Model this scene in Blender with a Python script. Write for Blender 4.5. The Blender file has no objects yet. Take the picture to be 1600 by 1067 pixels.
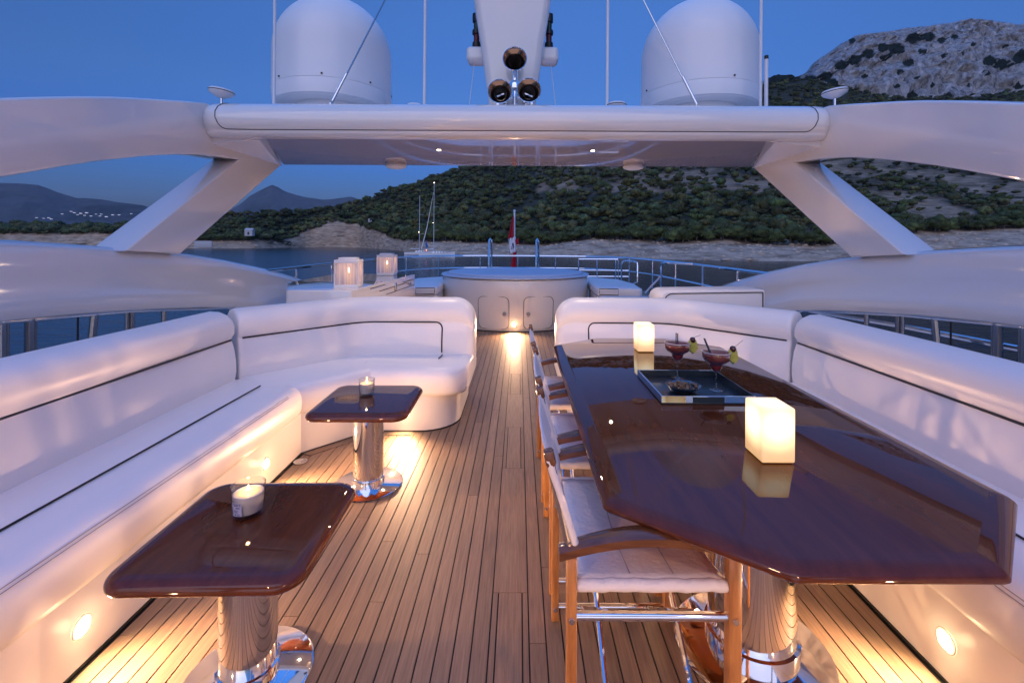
import bpy, bmesh, math, random
import numpy as np
from mathutils import Vector, Matrix, noise

R = math.radians
PI = math.pi
sc = bpy.context.scene
C = sc.collection

# ------------------------------------------------------------------ camera, sky, sun, exposure
CX, CH, F = 0.03, 1.5, 730.0                 # eye x, eye height above the deck, focal length in 1600-px units
cam = bpy.data.objects.new('camera', bpy.data.cameras.new('camera'))
C.objects.link(cam)
sc.camera = cam
cam.location = (CX, 0, CH)
cam.rotation_euler = (Matrix.Rotation(PI / 2, 3, 'X') @ Matrix.Rotation(R(0.28), 3, 'Z')).to_euler()
cam.data.sensor_width = 36
cam.data.lens = F / 1600 * 36
cam.data.shift_x = -11 / 1600
cam.data.shift_y = -155.5 / 1600
cam.data.clip_start = 0.05
cam.data.clip_end = 30000

SUN_EL, SUN_ROT = 0.6, 188.0
world = bpy.data.worlds.new('World')
sc.world = world
world.use_nodes = True
wn = world.node_tree
sky = wn.nodes.new('ShaderNodeTexSky')
sky.sky_type = 'NISHITA'
sky.sun_disc = False
sky.sun_elevation = R(SUN_EL)
sky.sun_rotation = R(SUN_ROT)
sky.ozone_density = 3.4
sky.dust_density = 0.6
geo = wn.nodes.new('ShaderNodeTexCoord')
sep = wn.nodes.new('ShaderNodeSeparateXYZ')
wn.links.new(geo.outputs['Generated'], sep.inputs[0])
dusk = wn.nodes.new('ShaderNodeValToRGB')              # twilight colour by height above the horizon
dusk.color_ramp.interpolation = 'EASE'
el = dusk.color_ramp.elements
K = 0.55
el[0].position, el[0].color = 0.0, (0.085 * K, 0.150 * K, 0.60 * K, 1)
el[1].position, el[1].color = 1.0, (0.60, 0.82, 1.0, 1)
for pos, col in ((0.13, (0.108, 0.212, 0.475)), (0.30, (0.225, 0.275, 0.40)), (0.48, (0.29, 0.325, 0.43)), (0.75, (0.75, 0.95, 1.25))):
    e_ = el.new(pos)
    e_.color = (*[c * K for c in col], 1)
wn.links.new(sep.outputs[2], dusk.inputs[0])
wtint = wn.nodes.new('ShaderNodeMix')
wtint.data_type = 'RGBA'
wtint.blend_type = 'MULTIPLY'
wtint.inputs[0].default_value = 1
wn.links.new(sky.outputs[0], wtint.inputs[6])
wn.links.new(dusk.outputs[0], wtint.inputs[7])
wsc = wn.nodes.new('ShaderNodeVectorMath')
wsc.operation = 'SCALE'
wsc.inputs['Scale'].default_value = 2.5 / K
wn.links.new(wtint.outputs[2], wsc.inputs[0])
wn.links.new(wsc.outputs[0], wn.nodes['Background'].inputs[0])
wn.nodes['Background'].inputs[1].default_value = 0.15

sun = bpy.data.objects.new('afterglow_sun', bpy.data.lights.new('afterglow_sun', 'SUN'))
C.objects.link(sun)
sun.data.energy = 0.20
sun.data.angle = R(70)
sun.data.color = (1.0, 0.88, 0.84)
sun.rotation_euler = (R(62), 0, R(-8))       # soft last light from low behind the camera

sc.view_settings.view_transform = 'Standard'
sc.view_settings.look = 'None'
sc.view_settings.gamma = 1
sc.view_settings.exposure = 2.3
sc.render.engine = 'CYCLES'
sc.cycles.use_denoising = True
sc.cycles.max_bounces = 8
sc.cycles.transparent_max_bounces = 16
sc.cycles.sample_clamp_indirect = 4
sc.cycles.caustics_reflective = False
sc.cycles.caustics_refractive = False

# ------------------------------------------------------------------ materials
def nodes_of(m):
    m.use_nodes = True
    return m.node_tree.nodes, m.node_tree.links, m.node_tree.nodes['Principled BSDF']

def mat(name, col, rough=0.5, metal=0.0, coat=0.0, emit=None, es=0.0, trans=0.0, ior=1.45, var=0.0, vscale=3.0, bump=0.0, bscale=40.0, rvar=0.0):
    m = bpy.data.materials.new(name)
    n, l, p = nodes_of(m)
    p.inputs['Base Color'].default_value = (*col, 1)
    p.inputs['Roughness'].default_value = rough
    p.inputs['Metallic'].default_value = metal
    p.inputs['Coat Weight'].default_value = coat
    p.inputs['Coat Roughness'].default_value = 0.02
    p.inputs['Transmission Weight'].default_value = trans
    p.inputs['IOR'].default_value = ior
    if emit:
        p.inputs['Emission Color'].default_value = (*emit, 1)
        p.inputs['Emission Strength'].default_value = es
    if var or bump or rvar:
        tc = n.new('ShaderNodeTexCoord')
    if var or rvar:
        t = n.new('ShaderNodeTexNoise')
        t.inputs['Scale'].default_value = vscale
        t.inputs['Detail'].default_value = 5
        l.new(tc.outputs['Object'], t.inputs['Vector'])
    if var:
        mx = n.new('ShaderNodeMix')
        mx.data_type = 'RGBA'
        mx.inputs[6].default_value = (*[c * (1 - var) for c in col], 1)
        mx.inputs[7].default_value = (*[min(1, c * (1 + var)) for c in col], 1)
        l.new(t.outputs[0], mx.inputs[0])
        l.new(mx.outputs[2], p.inputs['Base Color'])
    if rvar:
        mr = n.new('ShaderNodeMapRange')
        mr.inputs[3].default_value = max(0, rough - rvar)
        mr.inputs[4].default_value = rough + rvar
        l.new(t.outputs[0], mr.inputs[0])
        l.new(mr.outputs[0], p.inputs['Roughness'])
    if bump:
        t2 = n.new('ShaderNodeTexNoise')
        t2.inputs['Scale'].default_value = bscale
        t2.inputs['Detail'].default_value = 4
        l.new(tc.outputs['Object'], t2.inputs['Vector'])
        b = n.new('ShaderNodeBump')
        b.inputs['Strength'].default_value = bump
        b.inputs['Distance'].default_value = 0.01
        l.new(t2.outputs[0], b.inputs['Height'])
        l.new(b.outputs[0], p.inputs['Normal'])
    return m

def wood(name, dark, light, rough, coat, stretch, scale, bump=0.15, rnd=0.25):
    """grain runs along the axis that 'stretch' makes small; each object gets its own tone"""
    m = bpy.data.materials.new(name)
    n, l, p = nodes_of(m)
    tc = n.new('ShaderNodeTexCoord')
    mp = n.new('ShaderNodeMapping')
    mp.inputs['Scale'].default_value = stretch
    oi = n.new('ShaderNodeObjectInfo')
    ad = n.new('ShaderNodeVectorMath')
    ad.operation = 'ADD'
    cv = n.new('ShaderNodeCombineXYZ')
    mu = n.new('ShaderNodeMath')
    mu.operation = 'MULTIPLY'
    mu.inputs[1].default_value = 37.0
    l.new(oi.outputs['Random'], mu.inputs[0])
    for k in range(3):
        l.new(mu.outputs[0], cv.inputs[k])
    l.new(tc.outputs['Object'], ad.inputs[0])
    l.new(cv.outputs[0], ad.inputs[1])
    l.new(ad.outputs[0], mp.inputs[0])
    t = n.new('ShaderNodeTexNoise')
    t.inputs['Scale'].default_value = scale
    t.inputs['Detail'].default_value = 7
    t.inputs['Roughness'].default_value = 0.65
    t.inputs['Distortion'].default_value = 0.4
    l.new(mp.outputs[0], t.inputs['Vector'])
    cr = n.new('ShaderNodeValToRGB')
    cr.color_ramp.elements[0].position = 0.3
    cr.color_ramp.elements[0].color = (*dark, 1)
    cr.color_ramp.elements[1].position = 0.72
    cr.color_ramp.elements[1].color = (*light, 1)
    l.new(t.outputs[0], cr.inputs[0])
    hs = n.new('ShaderNodeHueSaturation')
    mr = n.new('ShaderNodeMapRange')
    mr.inputs[3].default_value = 1 - rnd
    mr.inputs[4].default_value = 1 + rnd
    l.new(oi.outputs['Random'], mr.inputs[0])
    l.new(mr.outputs[0], hs.inputs['Value'])
    l.new(cr.outputs[0], hs.inputs['Color'])
    l.new(hs.outputs[0], p.inputs['Base Color'])
    p.inputs['Roughness'].default_value = rough
    p.inputs['Coat Weight'].default_value = coat
    p.inputs['Coat Roughness'].default_value = 0.015
    if name == 'mahogany':
        p.inputs['Specular IOR Level'].default_value = 0.0
    if bump:
        b = n.new('ShaderNodeBump')
        b.inputs['Strength'].default_value = bump
        b.inputs['Distance'].default_value = 0.002
        l.new(t.outputs[0], b.inputs['Height'])
        l.new(b.outputs[0], p.inputs['Normal'])
    return m

M = {}
M['gelcoat'] = mat('gelcoat', (0.76, 0.74, 0.72), 0.10, coat=1.0, bump=0.02, bscale=0.8, var=0.02, vscale=1.5)
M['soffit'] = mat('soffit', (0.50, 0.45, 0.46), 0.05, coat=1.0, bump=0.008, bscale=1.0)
M['vinyl'] = mat('vinyl', (0.80, 0.78, 0.77), 0.36, bump=0.22, bscale=4.5, var=0.03, vscale=4)
M['base'] = mat('base_panel', (0.78, 0.75, 0.71), 0.28, coat=0.4, var=0.02)
M['pipe'] = mat('dark_piping', (0.012, 0.012, 0.018), 0.45)
M['seam'] = mat('seam_thread', (0.30, 0.28, 0.30), 0.7)
M['caulk'] = mat('caulk', (0.008, 0.008, 0.009), 0.6)
M['chrome'] = mat('polished_steel', (0.82, 0.82, 0.84), 0.05, metal=1.0, rvar=0.02, vscale=3)
M['steel'] = mat('brushed_steel', (0.62, 0.63, 0.66), 0.16, metal=1.0, rvar=0.05, vscale=8)
M['teak'] = wood('teak_deck', (0.16, 0.103, 0.067), (0.285, 0.190, 0.125), 0.55, 0.0, (30, 1.2, 30), 4.0, 0.25, 0.13)
M['teakleg'] = wood('varnished_teak', (0.30, 0.11, 0.03), (0.56, 0.25, 0.075), 0.3, 0.5, (18, 18, 2.0), 3.0, 0.1, 0.12)
M['teakarm'] = wood('varnished_teak_arm', (0.085, 0.032, 0.014), (0.20, 0.080, 0.030), 0.25, 0.6, (2.0, 18, 18), 3.0, 0.1, 0.12)
M['mahogany'] = wood('mahogany', (0.072, 0.017, 0.006), (0.125, 0.032, 0.010), 0.3, 1.0, (9, 1.1, 9), 2.2, 0.0, 0.05)
M['canvas'] = mat('white_canvas', (0.74, 0.71, 0.71), 0.85, bump=0.4, bscale=60, var=0.04, vscale=10)
M['dome'] = mat('radome', (0.84, 0.85, 0.86), 0.42, coat=0.25, var=0.03, vscale=1.5)
M['antenna'] = mat('antenna_white', (0.72, 0.73, 0.76), 0.35)
M['black'] = mat('black_plastic', (0.012, 0.012, 0.014), 0.35)
M['hornin'] = mat('horn_throat', (0.07, 0.062, 0.058), 0.5)
M['warmchrome'] = mat('horn_flare', (0.50, 0.36, 0.27), 0.12, metal=1.0)  # chrome with the warm reflection of the lamps below put into its tint
M['darksteel'] = mat('shaded_steel', (0.30, 0.31, 0.33), 0.25, metal=1.0)
M['rope'] = mat('rope', (0.16, 0.12, 0.09), 0.9, bump=0.5, bscale=300)
M['lantern'] = mat('lantern_frame', (0.75, 0.75, 0.78), 0.4)
M['wax'] = mat('wax', (0.80, 0.74, 0.72), 0.5)
M['waxglow'] = mat('lit_wax', (0.80, 0.62, 0.38), 0.4, emit=(1.0, 0.50, 0.16), es=0.07)
M['flame'] = mat('flame', (1, 0.8, 0.4), 0.5, emit=(1.0, 0.66, 0.28), es=5.0)
M['lens'] = mat('lamp_lens', (1, 0.9, 0.7), 0.3, emit=(1.0, 0.74, 0.42), es=14.0)
M['drink'] = mat('red_cocktail', (0.32, 0.055, 0.030), 0.25, coat=0.3, var=0.2, vscale=30)
M['drinkdeep'] = mat('deep_red_cocktail', (0.30, 0.015, 0.012), 0.2, coat=0.3)
M['lime'] = mat('pineapple_leaf', (0.42, 0.46, 0.10), 0.5, var=0.3, vscale=60)
M['limedark'] = mat('green_rind', (0.07, 0.13, 0.03), 0.5)
M['cherry'] = mat('dark_cherry', (0.045, 0.006, 0.010), 0.15, coat=0.6)
M['straw'] = mat('straw', (0.02, 0.028, 0.05), 0.3)
M['nut'] = mat('nuts', (0.20, 0.13, 0.07), 0.6, var=0.5, vscale=40)
M['traydark'] = mat('tray_base', (0.012, 0.024, 0.034), 0.25, coat=0.15)
M['mirror'] = mat('tray_mirror', (0.78, 0.82, 0.86), 0.03, metal=1.0)
M['red'] = mat('flag_red', (0.42, 0.012, 0.025), 0.8)
M['white'] = mat('flag_white', (0.75, 0.75, 0.78), 0.8)
M['navy'] = mat('flag_blue', (0.02, 0.03, 0.18), 0.8)
M['hullwhite'] = mat('yacht_hull', (0.86, 0.86, 0.86), 0.3)
M['bluesail'] = mat('blue_canvas', (0.03, 0.13, 0.42), 0.7)
M['mastm'] = mat('alloy_mast', (0.66, 0.68, 0.72), 0.35, metal=0.3)
M['navred'] = mat('nav_red', (0.10, 0.006, 0.006), 0.3)
M['navgreen'] = mat('nav_green', (0.006, 0.03, 0.018), 0.3)
M['starlamp'] = mat('masthead_lamp', (1, 1, 1), 0.5, emit=(1.0, 0.75, 0.5), es=2.5)
M['redlamp'] = mat('red_lamp', (1, 0.2, 0.1), 0.5, emit=(1.0, 0.18, 0.08), es=2.5)
M['village'] = mat('village_light', (1, 1, 1), 0.5, emit=(0.9, 0.8, 0.9), es=0.10)
M['plaster'] = mat('plaster', (0.5, 0.5, 0.52), 0.8)
M['bark'] = mat('bark', (0.12, 0.10, 0.085), 0.9, var=0.4)
M['palebark'] = mat('pale_bark', (0.42, 0.40, 0.38), 0.9)
M['label'] = mat('candle_label', (0.42, 0.45, 0.62), 0.5)
M['ink'] = mat('ink', (0.03, 0.04, 0.12), 0.6)
M['cover'] = mat('blue_grey_cover', (0.50, 0.56, 0.66), 0.45, bump=0.1, bscale=6)

def lamp_glass():
    m = bpy.data.materials.new('frosted_lamp')
    n, l, p = nodes_of(m)
    p.inputs['Base Color'].default_value = (0.8, 0.7, 0.5, 1)
    p.inputs['Roughness'].default_value = 0.35
    tc = n.new('ShaderNodeTexCoord')
    d = n.new('ShaderNodeVectorMath')
    d.operation = 'DISTANCE'
    mp = n.new('ShaderNodeMapping')
    mp.inputs['Scale'].default_value = (0.9, 0.9, 1)
    l.new(tc.outputs['Object'], mp.inputs[0])
    l.new(mp.outputs[0], d.inputs[0])
    d.inputs[1].default_value = (0, 0, 0.13)       # centre of the glow painted into the emission colour; no bulb inside
    cr = n.new('ShaderNodeValToRGB')
    e = cr.color_ramp.elements
    e[0].position, e[0].color = 0.060, (1.0, 0.86, 0.56, 1)
    e[1].position, e[1].color = 0.150, (0.36, 0.185, 0.050, 1)
    x = e.new(0.084)
    x.color = (0.80, 0.54, 0.24, 1)
    x = e.new(0.112)
    x.color = (0.44, 0.245, 0.075, 1)
    l.new(d.outputs['Value'], cr.inputs[0])
    l.new(cr.outputs[0], p.inputs['Emission Color'])
    p.inputs['Emission Strength'].default_value = 0.34
    return m
M['blocklamp'] = lamp_glass()

def thin_glass():
    m = bpy.data.materials.new('clear_glass')
    n, l, p = nodes_of(m)
    n.remove(p)
    tr, gl, mx = n.new('ShaderNodeBsdfTransparent'), n.new('ShaderNodeBsdfGlossy'), n.new('ShaderNodeMixShader')
    tr.inputs[0].default_value = (0.93, 0.95, 0.96, 1)
    gl.inputs['Roughness'].default_value = 0.02
    lw = n.new('ShaderNodeLayerWeight')
    pw = n.new('ShaderNodeMath')
    pw.operation = 'POWER'
    pw.inputs[1].default_value = 2.6
    l.new(lw.outputs['Facing'], pw.inputs[0])
    mr = n.new('ShaderNodeMapRange')
    mr.inputs[3].default_value, mr.inputs[4].default_value = 0.09, 0.95
    l.new(pw.outputs[0], mr.inputs[0])
    l.new(mr.outputs[0], mx.inputs[0])
    l.new(tr.outputs[0], mx.inputs[1])
    l.new(gl.outputs[0], mx.inputs[2])
    l.new(mx.outputs[0], n['Material Output'].inputs[0])
    return m
M['glass'] = thin_glass()

def veil():
    m = bpy.data.materials.new('lantern_gauze')
    n, l, p = nodes_of(m)
    n.remove(p)
    out = n['Material Output']
    tr, df, tl = n.new('ShaderNodeBsdfTransparent'), n.new('ShaderNodeBsdfDiffuse'), n.new('ShaderNodeBsdfTranslucent')
    df.inputs[0].default_value = (0.75, 0.72, 0.76, 1)
    tl.inputs[0].default_value = (0.85, 0.78, 0.80, 1)
    a, b = n.new('ShaderNodeMixShader'), n.new('ShaderNodeMixShader')
    tc = n.new('ShaderNodeTexCoord')
    mp = n.new('ShaderNodeMapping')
    mp.inputs['Scale'].default_value = (30, 30, 0.8)
    t = n.new('ShaderNodeTexNoise')
    t.inputs['Scale'].default_value = 1.6
    l.new(tc.outputs['Object'], mp.inputs[0])
    l.new(mp.outputs[0], t.inputs['Vector'])
    mr = n.new('ShaderNodeMapRange')
    mr.inputs[1].default_value, mr.inputs[2].default_value = 0.35, 0.65
    mr.inputs[3].default_value, mr.inputs[4].default_value = 0.45, 0.85
    l.new(t.outputs[0], mr.inputs[0])
    a.inputs[0].default_value = 0.6
    l.new(df.outputs[0], a.inputs[1])
    l.new(tl.outputs[0], a.inputs[2])
    l.new(mr.outputs[0], b.inputs[0])
    l.new(tr.outputs[0], b.inputs[1])
    l.new(a.outputs[0], b.inputs[2])
    l.new(b.outputs[0], out.inputs[0])
    return m
M['gauze'] = veil()

def sea_mat():
    m = bpy.data.materials.new('sea')
    n, l, p = nodes_of(m)
    p.inputs['Base Color'].default_value = (0.0025, 0.014, 0.027, 1)
    p.inputs['Roughness'].default_value = 0.16
    p.inputs['IOR'].default_value = 1.33
    tc = n.new('ShaderNodeTexCoord')
    mp = n.new('ShaderNodeMapping')
    mp.inputs['Scale'].default_value = (0.35, 1.0, 1)
    l.new(tc.outputs['Object'], mp.inputs[0])
    hs = []
    for s, w in ((0.35, 1.0), (1.6, 0.45)):
        t = n.new('ShaderNodeTexNoise')
        t.inputs['Scale'].default_value = s
        t.inputs['Detail'].default_value = 5
        l.new(mp.outputs[0], t.inputs['Vector'])
        mu = n.new('ShaderNodeMath')
        mu.operation = 'MULTIPLY'
        mu.inputs[1].default_value = w
        l.new(t.outputs[0], mu.inputs[0])
        hs.append(mu)
    ad = n.new('ShaderNodeMath')
    l.new(hs[0].outputs[0], ad.inputs[0])
    l.new(hs[1].outputs[0], ad.inputs[1])
    b = n.new('ShaderNodeBump')
    b.inputs['Strength'].default_value = 0.55
    b.inputs['Distance'].default_value = 0.35
    l.new(ad.outputs[0], b.inputs['Height'])
    l.new(b.outputs[0], p.inputs['Normal'])
    return m
M['sea'] = sea_mat()

def terrain_mat(name, stops, scale, thr, rock2, bump=1.0, dist=2.0, stretch=(1, 1, 1), fine=6.0):
    """two noise scales: patches of scrub over pale or grey rock"""
    m = bpy.data.materials.new(name)
    n, l, p = nodes_of(m)
    p.inputs['Roughness'].default_value = 0.95
    p.inputs['Specular IOR Level'].default_value = 0.1
    tc = n.new('ShaderNodeTexCoord')
    mp = n.new('ShaderNodeMapping')
    mp.inputs['Scale'].default_value = stretch
    l.new(tc.outputs['Object'], mp.inputs[0])
    t = n.new('ShaderNodeTexNoise')
    t.inputs['Scale'].default_value = scale
    t.inputs['Detail'].default_value = 9
    t.inputs['Roughness'].default_value = 0.62
    l.new(mp.outputs[0], t.inputs['Vector'])
    t2 = n.new('ShaderNodeTexNoise')
    t2.inputs['Scale'].default_value = scale * fine
    t2.inputs['Detail'].default_value = 8
    t2.inputs['Roughness'].default_value = 0.7
    t2.inputs['Distortion'].default_value = 0.6 if name == 'cliff_rock' else 0.0
    l.new(mp.outputs[0], t2.inputs['Vector'])
    cr = n.new('ShaderNodeValToRGB')
    cr.color_ramp.elements[0].position = 0.32
    cr.color_ramp.elements[0].color = (*stops[0], 1)
    cr.color_ramp.elements[1].position = 0.66
    cr.color_ramp.elements[1].color = (*stops[1], 1)
    l.new(t2.outputs[0], cr.inputs[0])
    cr2 = n.new('ShaderNodeValToRGB')
    cr2.color_ramp.elements[0].position = thr - 0.03
    cr2.color_ramp.elements[0].color = (0, 0, 0, 1)
    cr2.color_ramp.elements[1].position = thr + 0.03
    cr2.color_ramp.elements[1].color = (1, 1, 1, 1)
    l.new(t.outputs[0], cr2.inputs[0])
    mx = n.new('ShaderNodeMix')
    mx.data_type = 'RGBA'
    l.new(cr2.outputs[0], mx.inputs[0])
    l.new(cr.outputs[0], mx.inputs[6])
    mx.inputs[7].default_value = (*rock2, 1)
    l.new(mx.outputs[2], p.inputs['Base Color'])
    if name == 'cliff_rock':
        at = n.new('ShaderNodeAttribute')
        at.attribute_name = 'scrub'
        ad = n.new('ShaderNodeMath')
        ad.operation = 'ADD'
        l.new(at.outputs['Fac'], ad.inputs[0])
        l.new(t2.outputs[0], ad.inputs[1])
        gt = n.new('ShaderNodeMapRange')
        gt.inputs[1].default_value, gt.inputs[2].default_value = 0.98, 1.06
        l.new(ad.outputs[0], gt.inputs[0])
        mc = n.new('ShaderNodeMath')
        mc.operation = 'MAXIMUM'
        l.new(gt.outputs[0], mc.inputs[0])
        l.new(cr2.outputs[0], mc.inputs[1])
        l.new(mc.outputs[0], mx.inputs[0])
    if name == 'shore_ground':
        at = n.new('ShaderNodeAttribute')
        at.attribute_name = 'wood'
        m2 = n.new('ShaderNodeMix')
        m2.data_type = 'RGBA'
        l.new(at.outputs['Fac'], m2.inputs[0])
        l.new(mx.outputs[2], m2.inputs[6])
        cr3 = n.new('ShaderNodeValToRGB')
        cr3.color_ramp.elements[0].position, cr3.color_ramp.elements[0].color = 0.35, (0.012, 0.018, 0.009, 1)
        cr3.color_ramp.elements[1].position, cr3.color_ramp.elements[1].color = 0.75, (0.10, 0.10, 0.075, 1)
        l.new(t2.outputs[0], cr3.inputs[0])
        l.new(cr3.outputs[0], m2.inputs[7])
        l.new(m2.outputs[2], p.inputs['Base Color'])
    b = n.new('ShaderNodeBump')
    b.inputs['Strength'].default_value = bump
    b.inputs['Distance'].default_value = dist
    l.new(t2.outputs[0], b.inputs['Height'])
    l.new(b.outputs[0], p.inputs['Normal'])
    return m
M['shore'] = terrain_mat('shore_ground', ((0.20, 0.14, 0.095), (0.66, 0.50, 0.36)), 0.035, 0.64, (0.05, 0.05, 0.03), 1.0, 1.2, (0.55, 0.55, 3.5), fine=6.0)
M['cliff'] = terrain_mat('cliff_rock', ((0.045, 0.048, 0.05), (0.66, 0.65, 0.66)), 0.013, 0.63, (0.016, 0.024, 0.014), 1.0, 9.0, (1.3, 1, 0.55), fine=8.0)
M['farhill'] = terrain_mat('far_hill', ((0.02, 0.026, 0.034), (0.085, 0.085, 0.09)), 0.0014, 0.56, (0.015, 0.024, 0.024), 1.0, 30.0, fine=5.0)

def leaf_mat(name, col):
    m = bpy.data.materials.new(name)
    n, l, p = nodes_of(m)
    p.inputs['Roughness'].default_value = 0.8
    p.inputs['Specular IOR Level'].default_value = 0.15
    at = n.new('ShaderNodeAttribute')
    at.attribute_name = 'tint'
    oi = n.new('ShaderNodeObjectInfo')
    tc = n.new('ShaderNodeTexCoord')
    t = n.new('ShaderNodeTexNoise')
    t.inputs['Scale'].default_value = 0.9
    t.inputs['Detail'].default_value = 6
    l.new(tc.outputs['Object'], t.inputs['Vector'])
    mr = n.new('ShaderNodeMapRange')
    mr.inputs[1].default_value, mr.inputs[2].default_value = 0.3, 0.7
    mr.inputs[3].default_value, mr.inputs[4].default_value = 0.45, 1.6
    l.new(t.outputs[0], mr.inputs[0])
    hs = n.new('ShaderNodeHueSaturation')
    hs.inputs['Color'].default_value = (*col, 1)
    l.new(mr.outputs[0], hs.inputs['Value'])
    mx = n.new('ShaderNodeMix')
    mx.data_type = 'RGBA'
    mx.blend_type = 'MULTIPLY'
    mx.inputs[0].default_value = 1
    l.new(hs.outputs[0], mx.inputs[6])
    l.new(at.outputs['Color'], mx.inputs[7])
    l.new(mx.outputs[2], p.inputs['Base Color'])
    return m
M['leaf'] = leaf_mat('pine_foliage', (0.070, 0.088, 0.030))

# ------------------------------------------------------------------ helpers
def link(o, parent=None):
    C.objects.link(o)
    if parent is not None:
        o.parent = parent
    return o

def tag(o, label=None, cat=None, group=None, kind=None):
    if label: o['label'] = label
    if cat: o['category'] = cat
    if group: o['group'] = group
    if kind: o['kind'] = kind
    return o

def thing(name, label, cat, loc=(0, 0, 0), rz=0.0, group=None):
    o = bpy.data.objects.new(name, None)
    o.empty_display_size = 0.1
    o.location = loc
    o.rotation_euler = (0, 0, rz)
    C.objects.link(o)
    return tag(o, label, cat, group)

def mobj(name, verts, faces, m, parent=None, smooth=True, angle=35, recalc=True):
    me = bpy.data.meshes.new(name)
    me.from_pydata([tuple(v) for v in verts], [], faces)
    if recalc:
        bm = bmesh.new()
        bm.from_mesh(me)
        bmesh.ops.recalc_face_normals(bm, faces=bm.faces)
        bm.to_mesh(me)
        bm.free()
    me.materials.append(m)
    if smooth:
        me.shade_smooth()
        me.set_sharp_from_angle(angle=R(angle))
    return link(bpy.data.objects.new(name, me), parent)

class MB:
    def __init__(s):
        s.v, s.f = [], []
    def add(s, v, f):
        b = len(s.v)
        s.v += [tuple(x) for x in v]
        s.f += [tuple(i + b for i in q) for q in f]
        return s
    def box(s, lo, hi, bev=0.0, rot=None, seg=2):
        bm = bmesh.new()
        bmesh.ops.create_cube(bm, size=1)
        c = [(a + b) / 2 for a, b in zip(lo, hi)]
        d = [abs(b - a) for a, b in zip(lo, hi)]
        for v in bm.verts:
            v.co = Vector((v.co.x * d[0], v.co.y * d[1], v.co.z * d[2]))
        if bev:
            bmesh.ops.bevel(bm, geom=bm.edges[:], offset=min(bev, min(d) * 0.45), segments=seg, profile=0.5, affect='EDGES')
        for v in bm.verts:
            co = v.co
            if rot is not None: co = rot @ co
            v.co = co + Vector(c)
        bm.verts.index_update()
        s.add([v.co[:] for v in bm.verts], [[v.index for v in f.verts] for f in bm.faces])
        bm.free()
        return s
    def tube(s, pts, r, seg=10, caps=True, closed=False):
        pts = [Vector(p) for p in pts]
        n = len(pts)
        rr = r if isinstance(r, (list, tuple)) else [r] * n
        rings, up = [], None
        for i, p in enumerate(pts):
            if closed:
                t = (pts[(i + 1) % n] - pts[i - 1]).normalized()
            else:
                t = (pts[min(i + 1, n - 1)] - pts[max(i - 1, 0)]).normalized()
            if up is None:
                up = Vector((0, 0, 1)) if abs(t.z) < 0.9 else Vector((1, 0, 0))
            a = t.cross(up)
            if a.length < 1e-5: a = t.cross(Vector((0, 1, 0)))
            a.normalize()
            b = a.cross(t).normalized()
            up = b
            rings.append([p + (a * math.cos(2 * PI * k / seg) + b * math.sin(2 * PI * k / seg)) * rr[i] for k in range(seg)])
        v = [q for g in rings for q in g]
        f = []
        for i in range(n if closed else n - 1):
            j = (i + 1) % n
            for k in range(seg):
                f.append((i * seg + k, i * seg + (k + 1) % seg, j * seg + (k + 1) % seg, j * seg + k))
        if caps and not closed:
            f.append(tuple(range(seg))[::-1])
            f.append(tuple((n - 1) * seg + k for k in range(seg)))
        return s.add(v, f)
    def lathe(s, prof, c=(0, 0, 0), seg=32, axis='Z', a0=0):
        v, f, idx = [], [], []
        for (r, z) in prof:
            if r < 1e-6:
                idx.append([len(v)] * seg)
                v.append((0, 0, z))
            else:
                idx.append(list(range(len(v), len(v) + seg)))
                v += [(r * math.cos(2 * PI * k / seg + a0), r * math.sin(2 * PI * k / seg + a0), z) for k in range(seg)]
        for i in range(len(prof) - 1):
            for k in range(seg):
                q = [idx[i][k], idx[i][(k + 1) % seg], idx[i + 1][(k + 1) % seg], idx[i + 1][k]]
                q = list(dict.fromkeys(q))
                if len(q) > 2: f.append(tuple(q))
        if axis == 'Y': v = [(x, z, y) for x, y, z in v]
        if axis == 'X': v = [(z, x, y) for x, y, z in v]
        return s.add([(x + c[0], y + c[1], z + c[2]) for x, y, z in v], f)
    def loft(s, rings, closed=True, caps=True, loop=False):
        n = len(rings[0])
        v = [q for g in rings for q in g]
        f = []
        m = len(rings)
        for i in range(m if loop else m - 1):
            j = (i + 1) % m
            for k in range(n if closed else n - 1):
                f.append((i * n + k, i * n + (k + 1) % n, j * n + (k + 1) % n, j * n + k))
        if caps and not loop:
            f.append(tuple(range(n))[::-1])
            f.append(tuple((m - 1) * n + k for k in range(n)))
        return s.add(v, f)
    def prism(s, poly, z0, z1, bev=0.0, seg=3, plane='XY'):
        bm = bmesh.new()
        def P(a, b, c):
            return (a, b, c) if plane == 'XY' else (c, a, b)
        lo = [bm.verts.new(P(a, b, z0)) for a, b in poly]
        hi = [bm.verts.new(P(a, b, z1)) for a, b in poly]
        bm.faces.new(lo[::-1])
        bm.faces.new(hi)
        k = len(poly)
        for i in range(k):
            bm.faces.new((lo[i], lo[(i + 1) % k], hi[(i + 1) % k], hi[i]))
        bmesh.ops.recalc_face_normals(bm, faces=bm.faces)
        if bev:
            ed = [e for f in bm.faces if len(f.verts) == k and f.verts[0] in lo + hi for e in f.edges] if k != 4 else bm.edges[:]
            bmesh.ops.bevel(bm, geom=list(set(ed)), offset=bev, segments=seg, profile=0.5, affect='EDGES', clamp_overlap=True)
        bm.verts.index_update()
        s.add([v.co[:] for v in bm.verts], [[v.index for v in f.verts] for f in bm.faces])
        bm.free()
        return s
    def obj(s, name, m, parent=None, smooth=True, angle=35):
        return mobj(name, s.v, s.f, m, parent, smooth, angle)

def arc_pts(c, r, a0, a1, n):
    return [(c[0] + r * math.cos(a0 + (a1 - a0) * i / n), c[1] + r * math.sin(a0 + (a1 - a0) * i / n)) for i in range(n + 1)]

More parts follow.
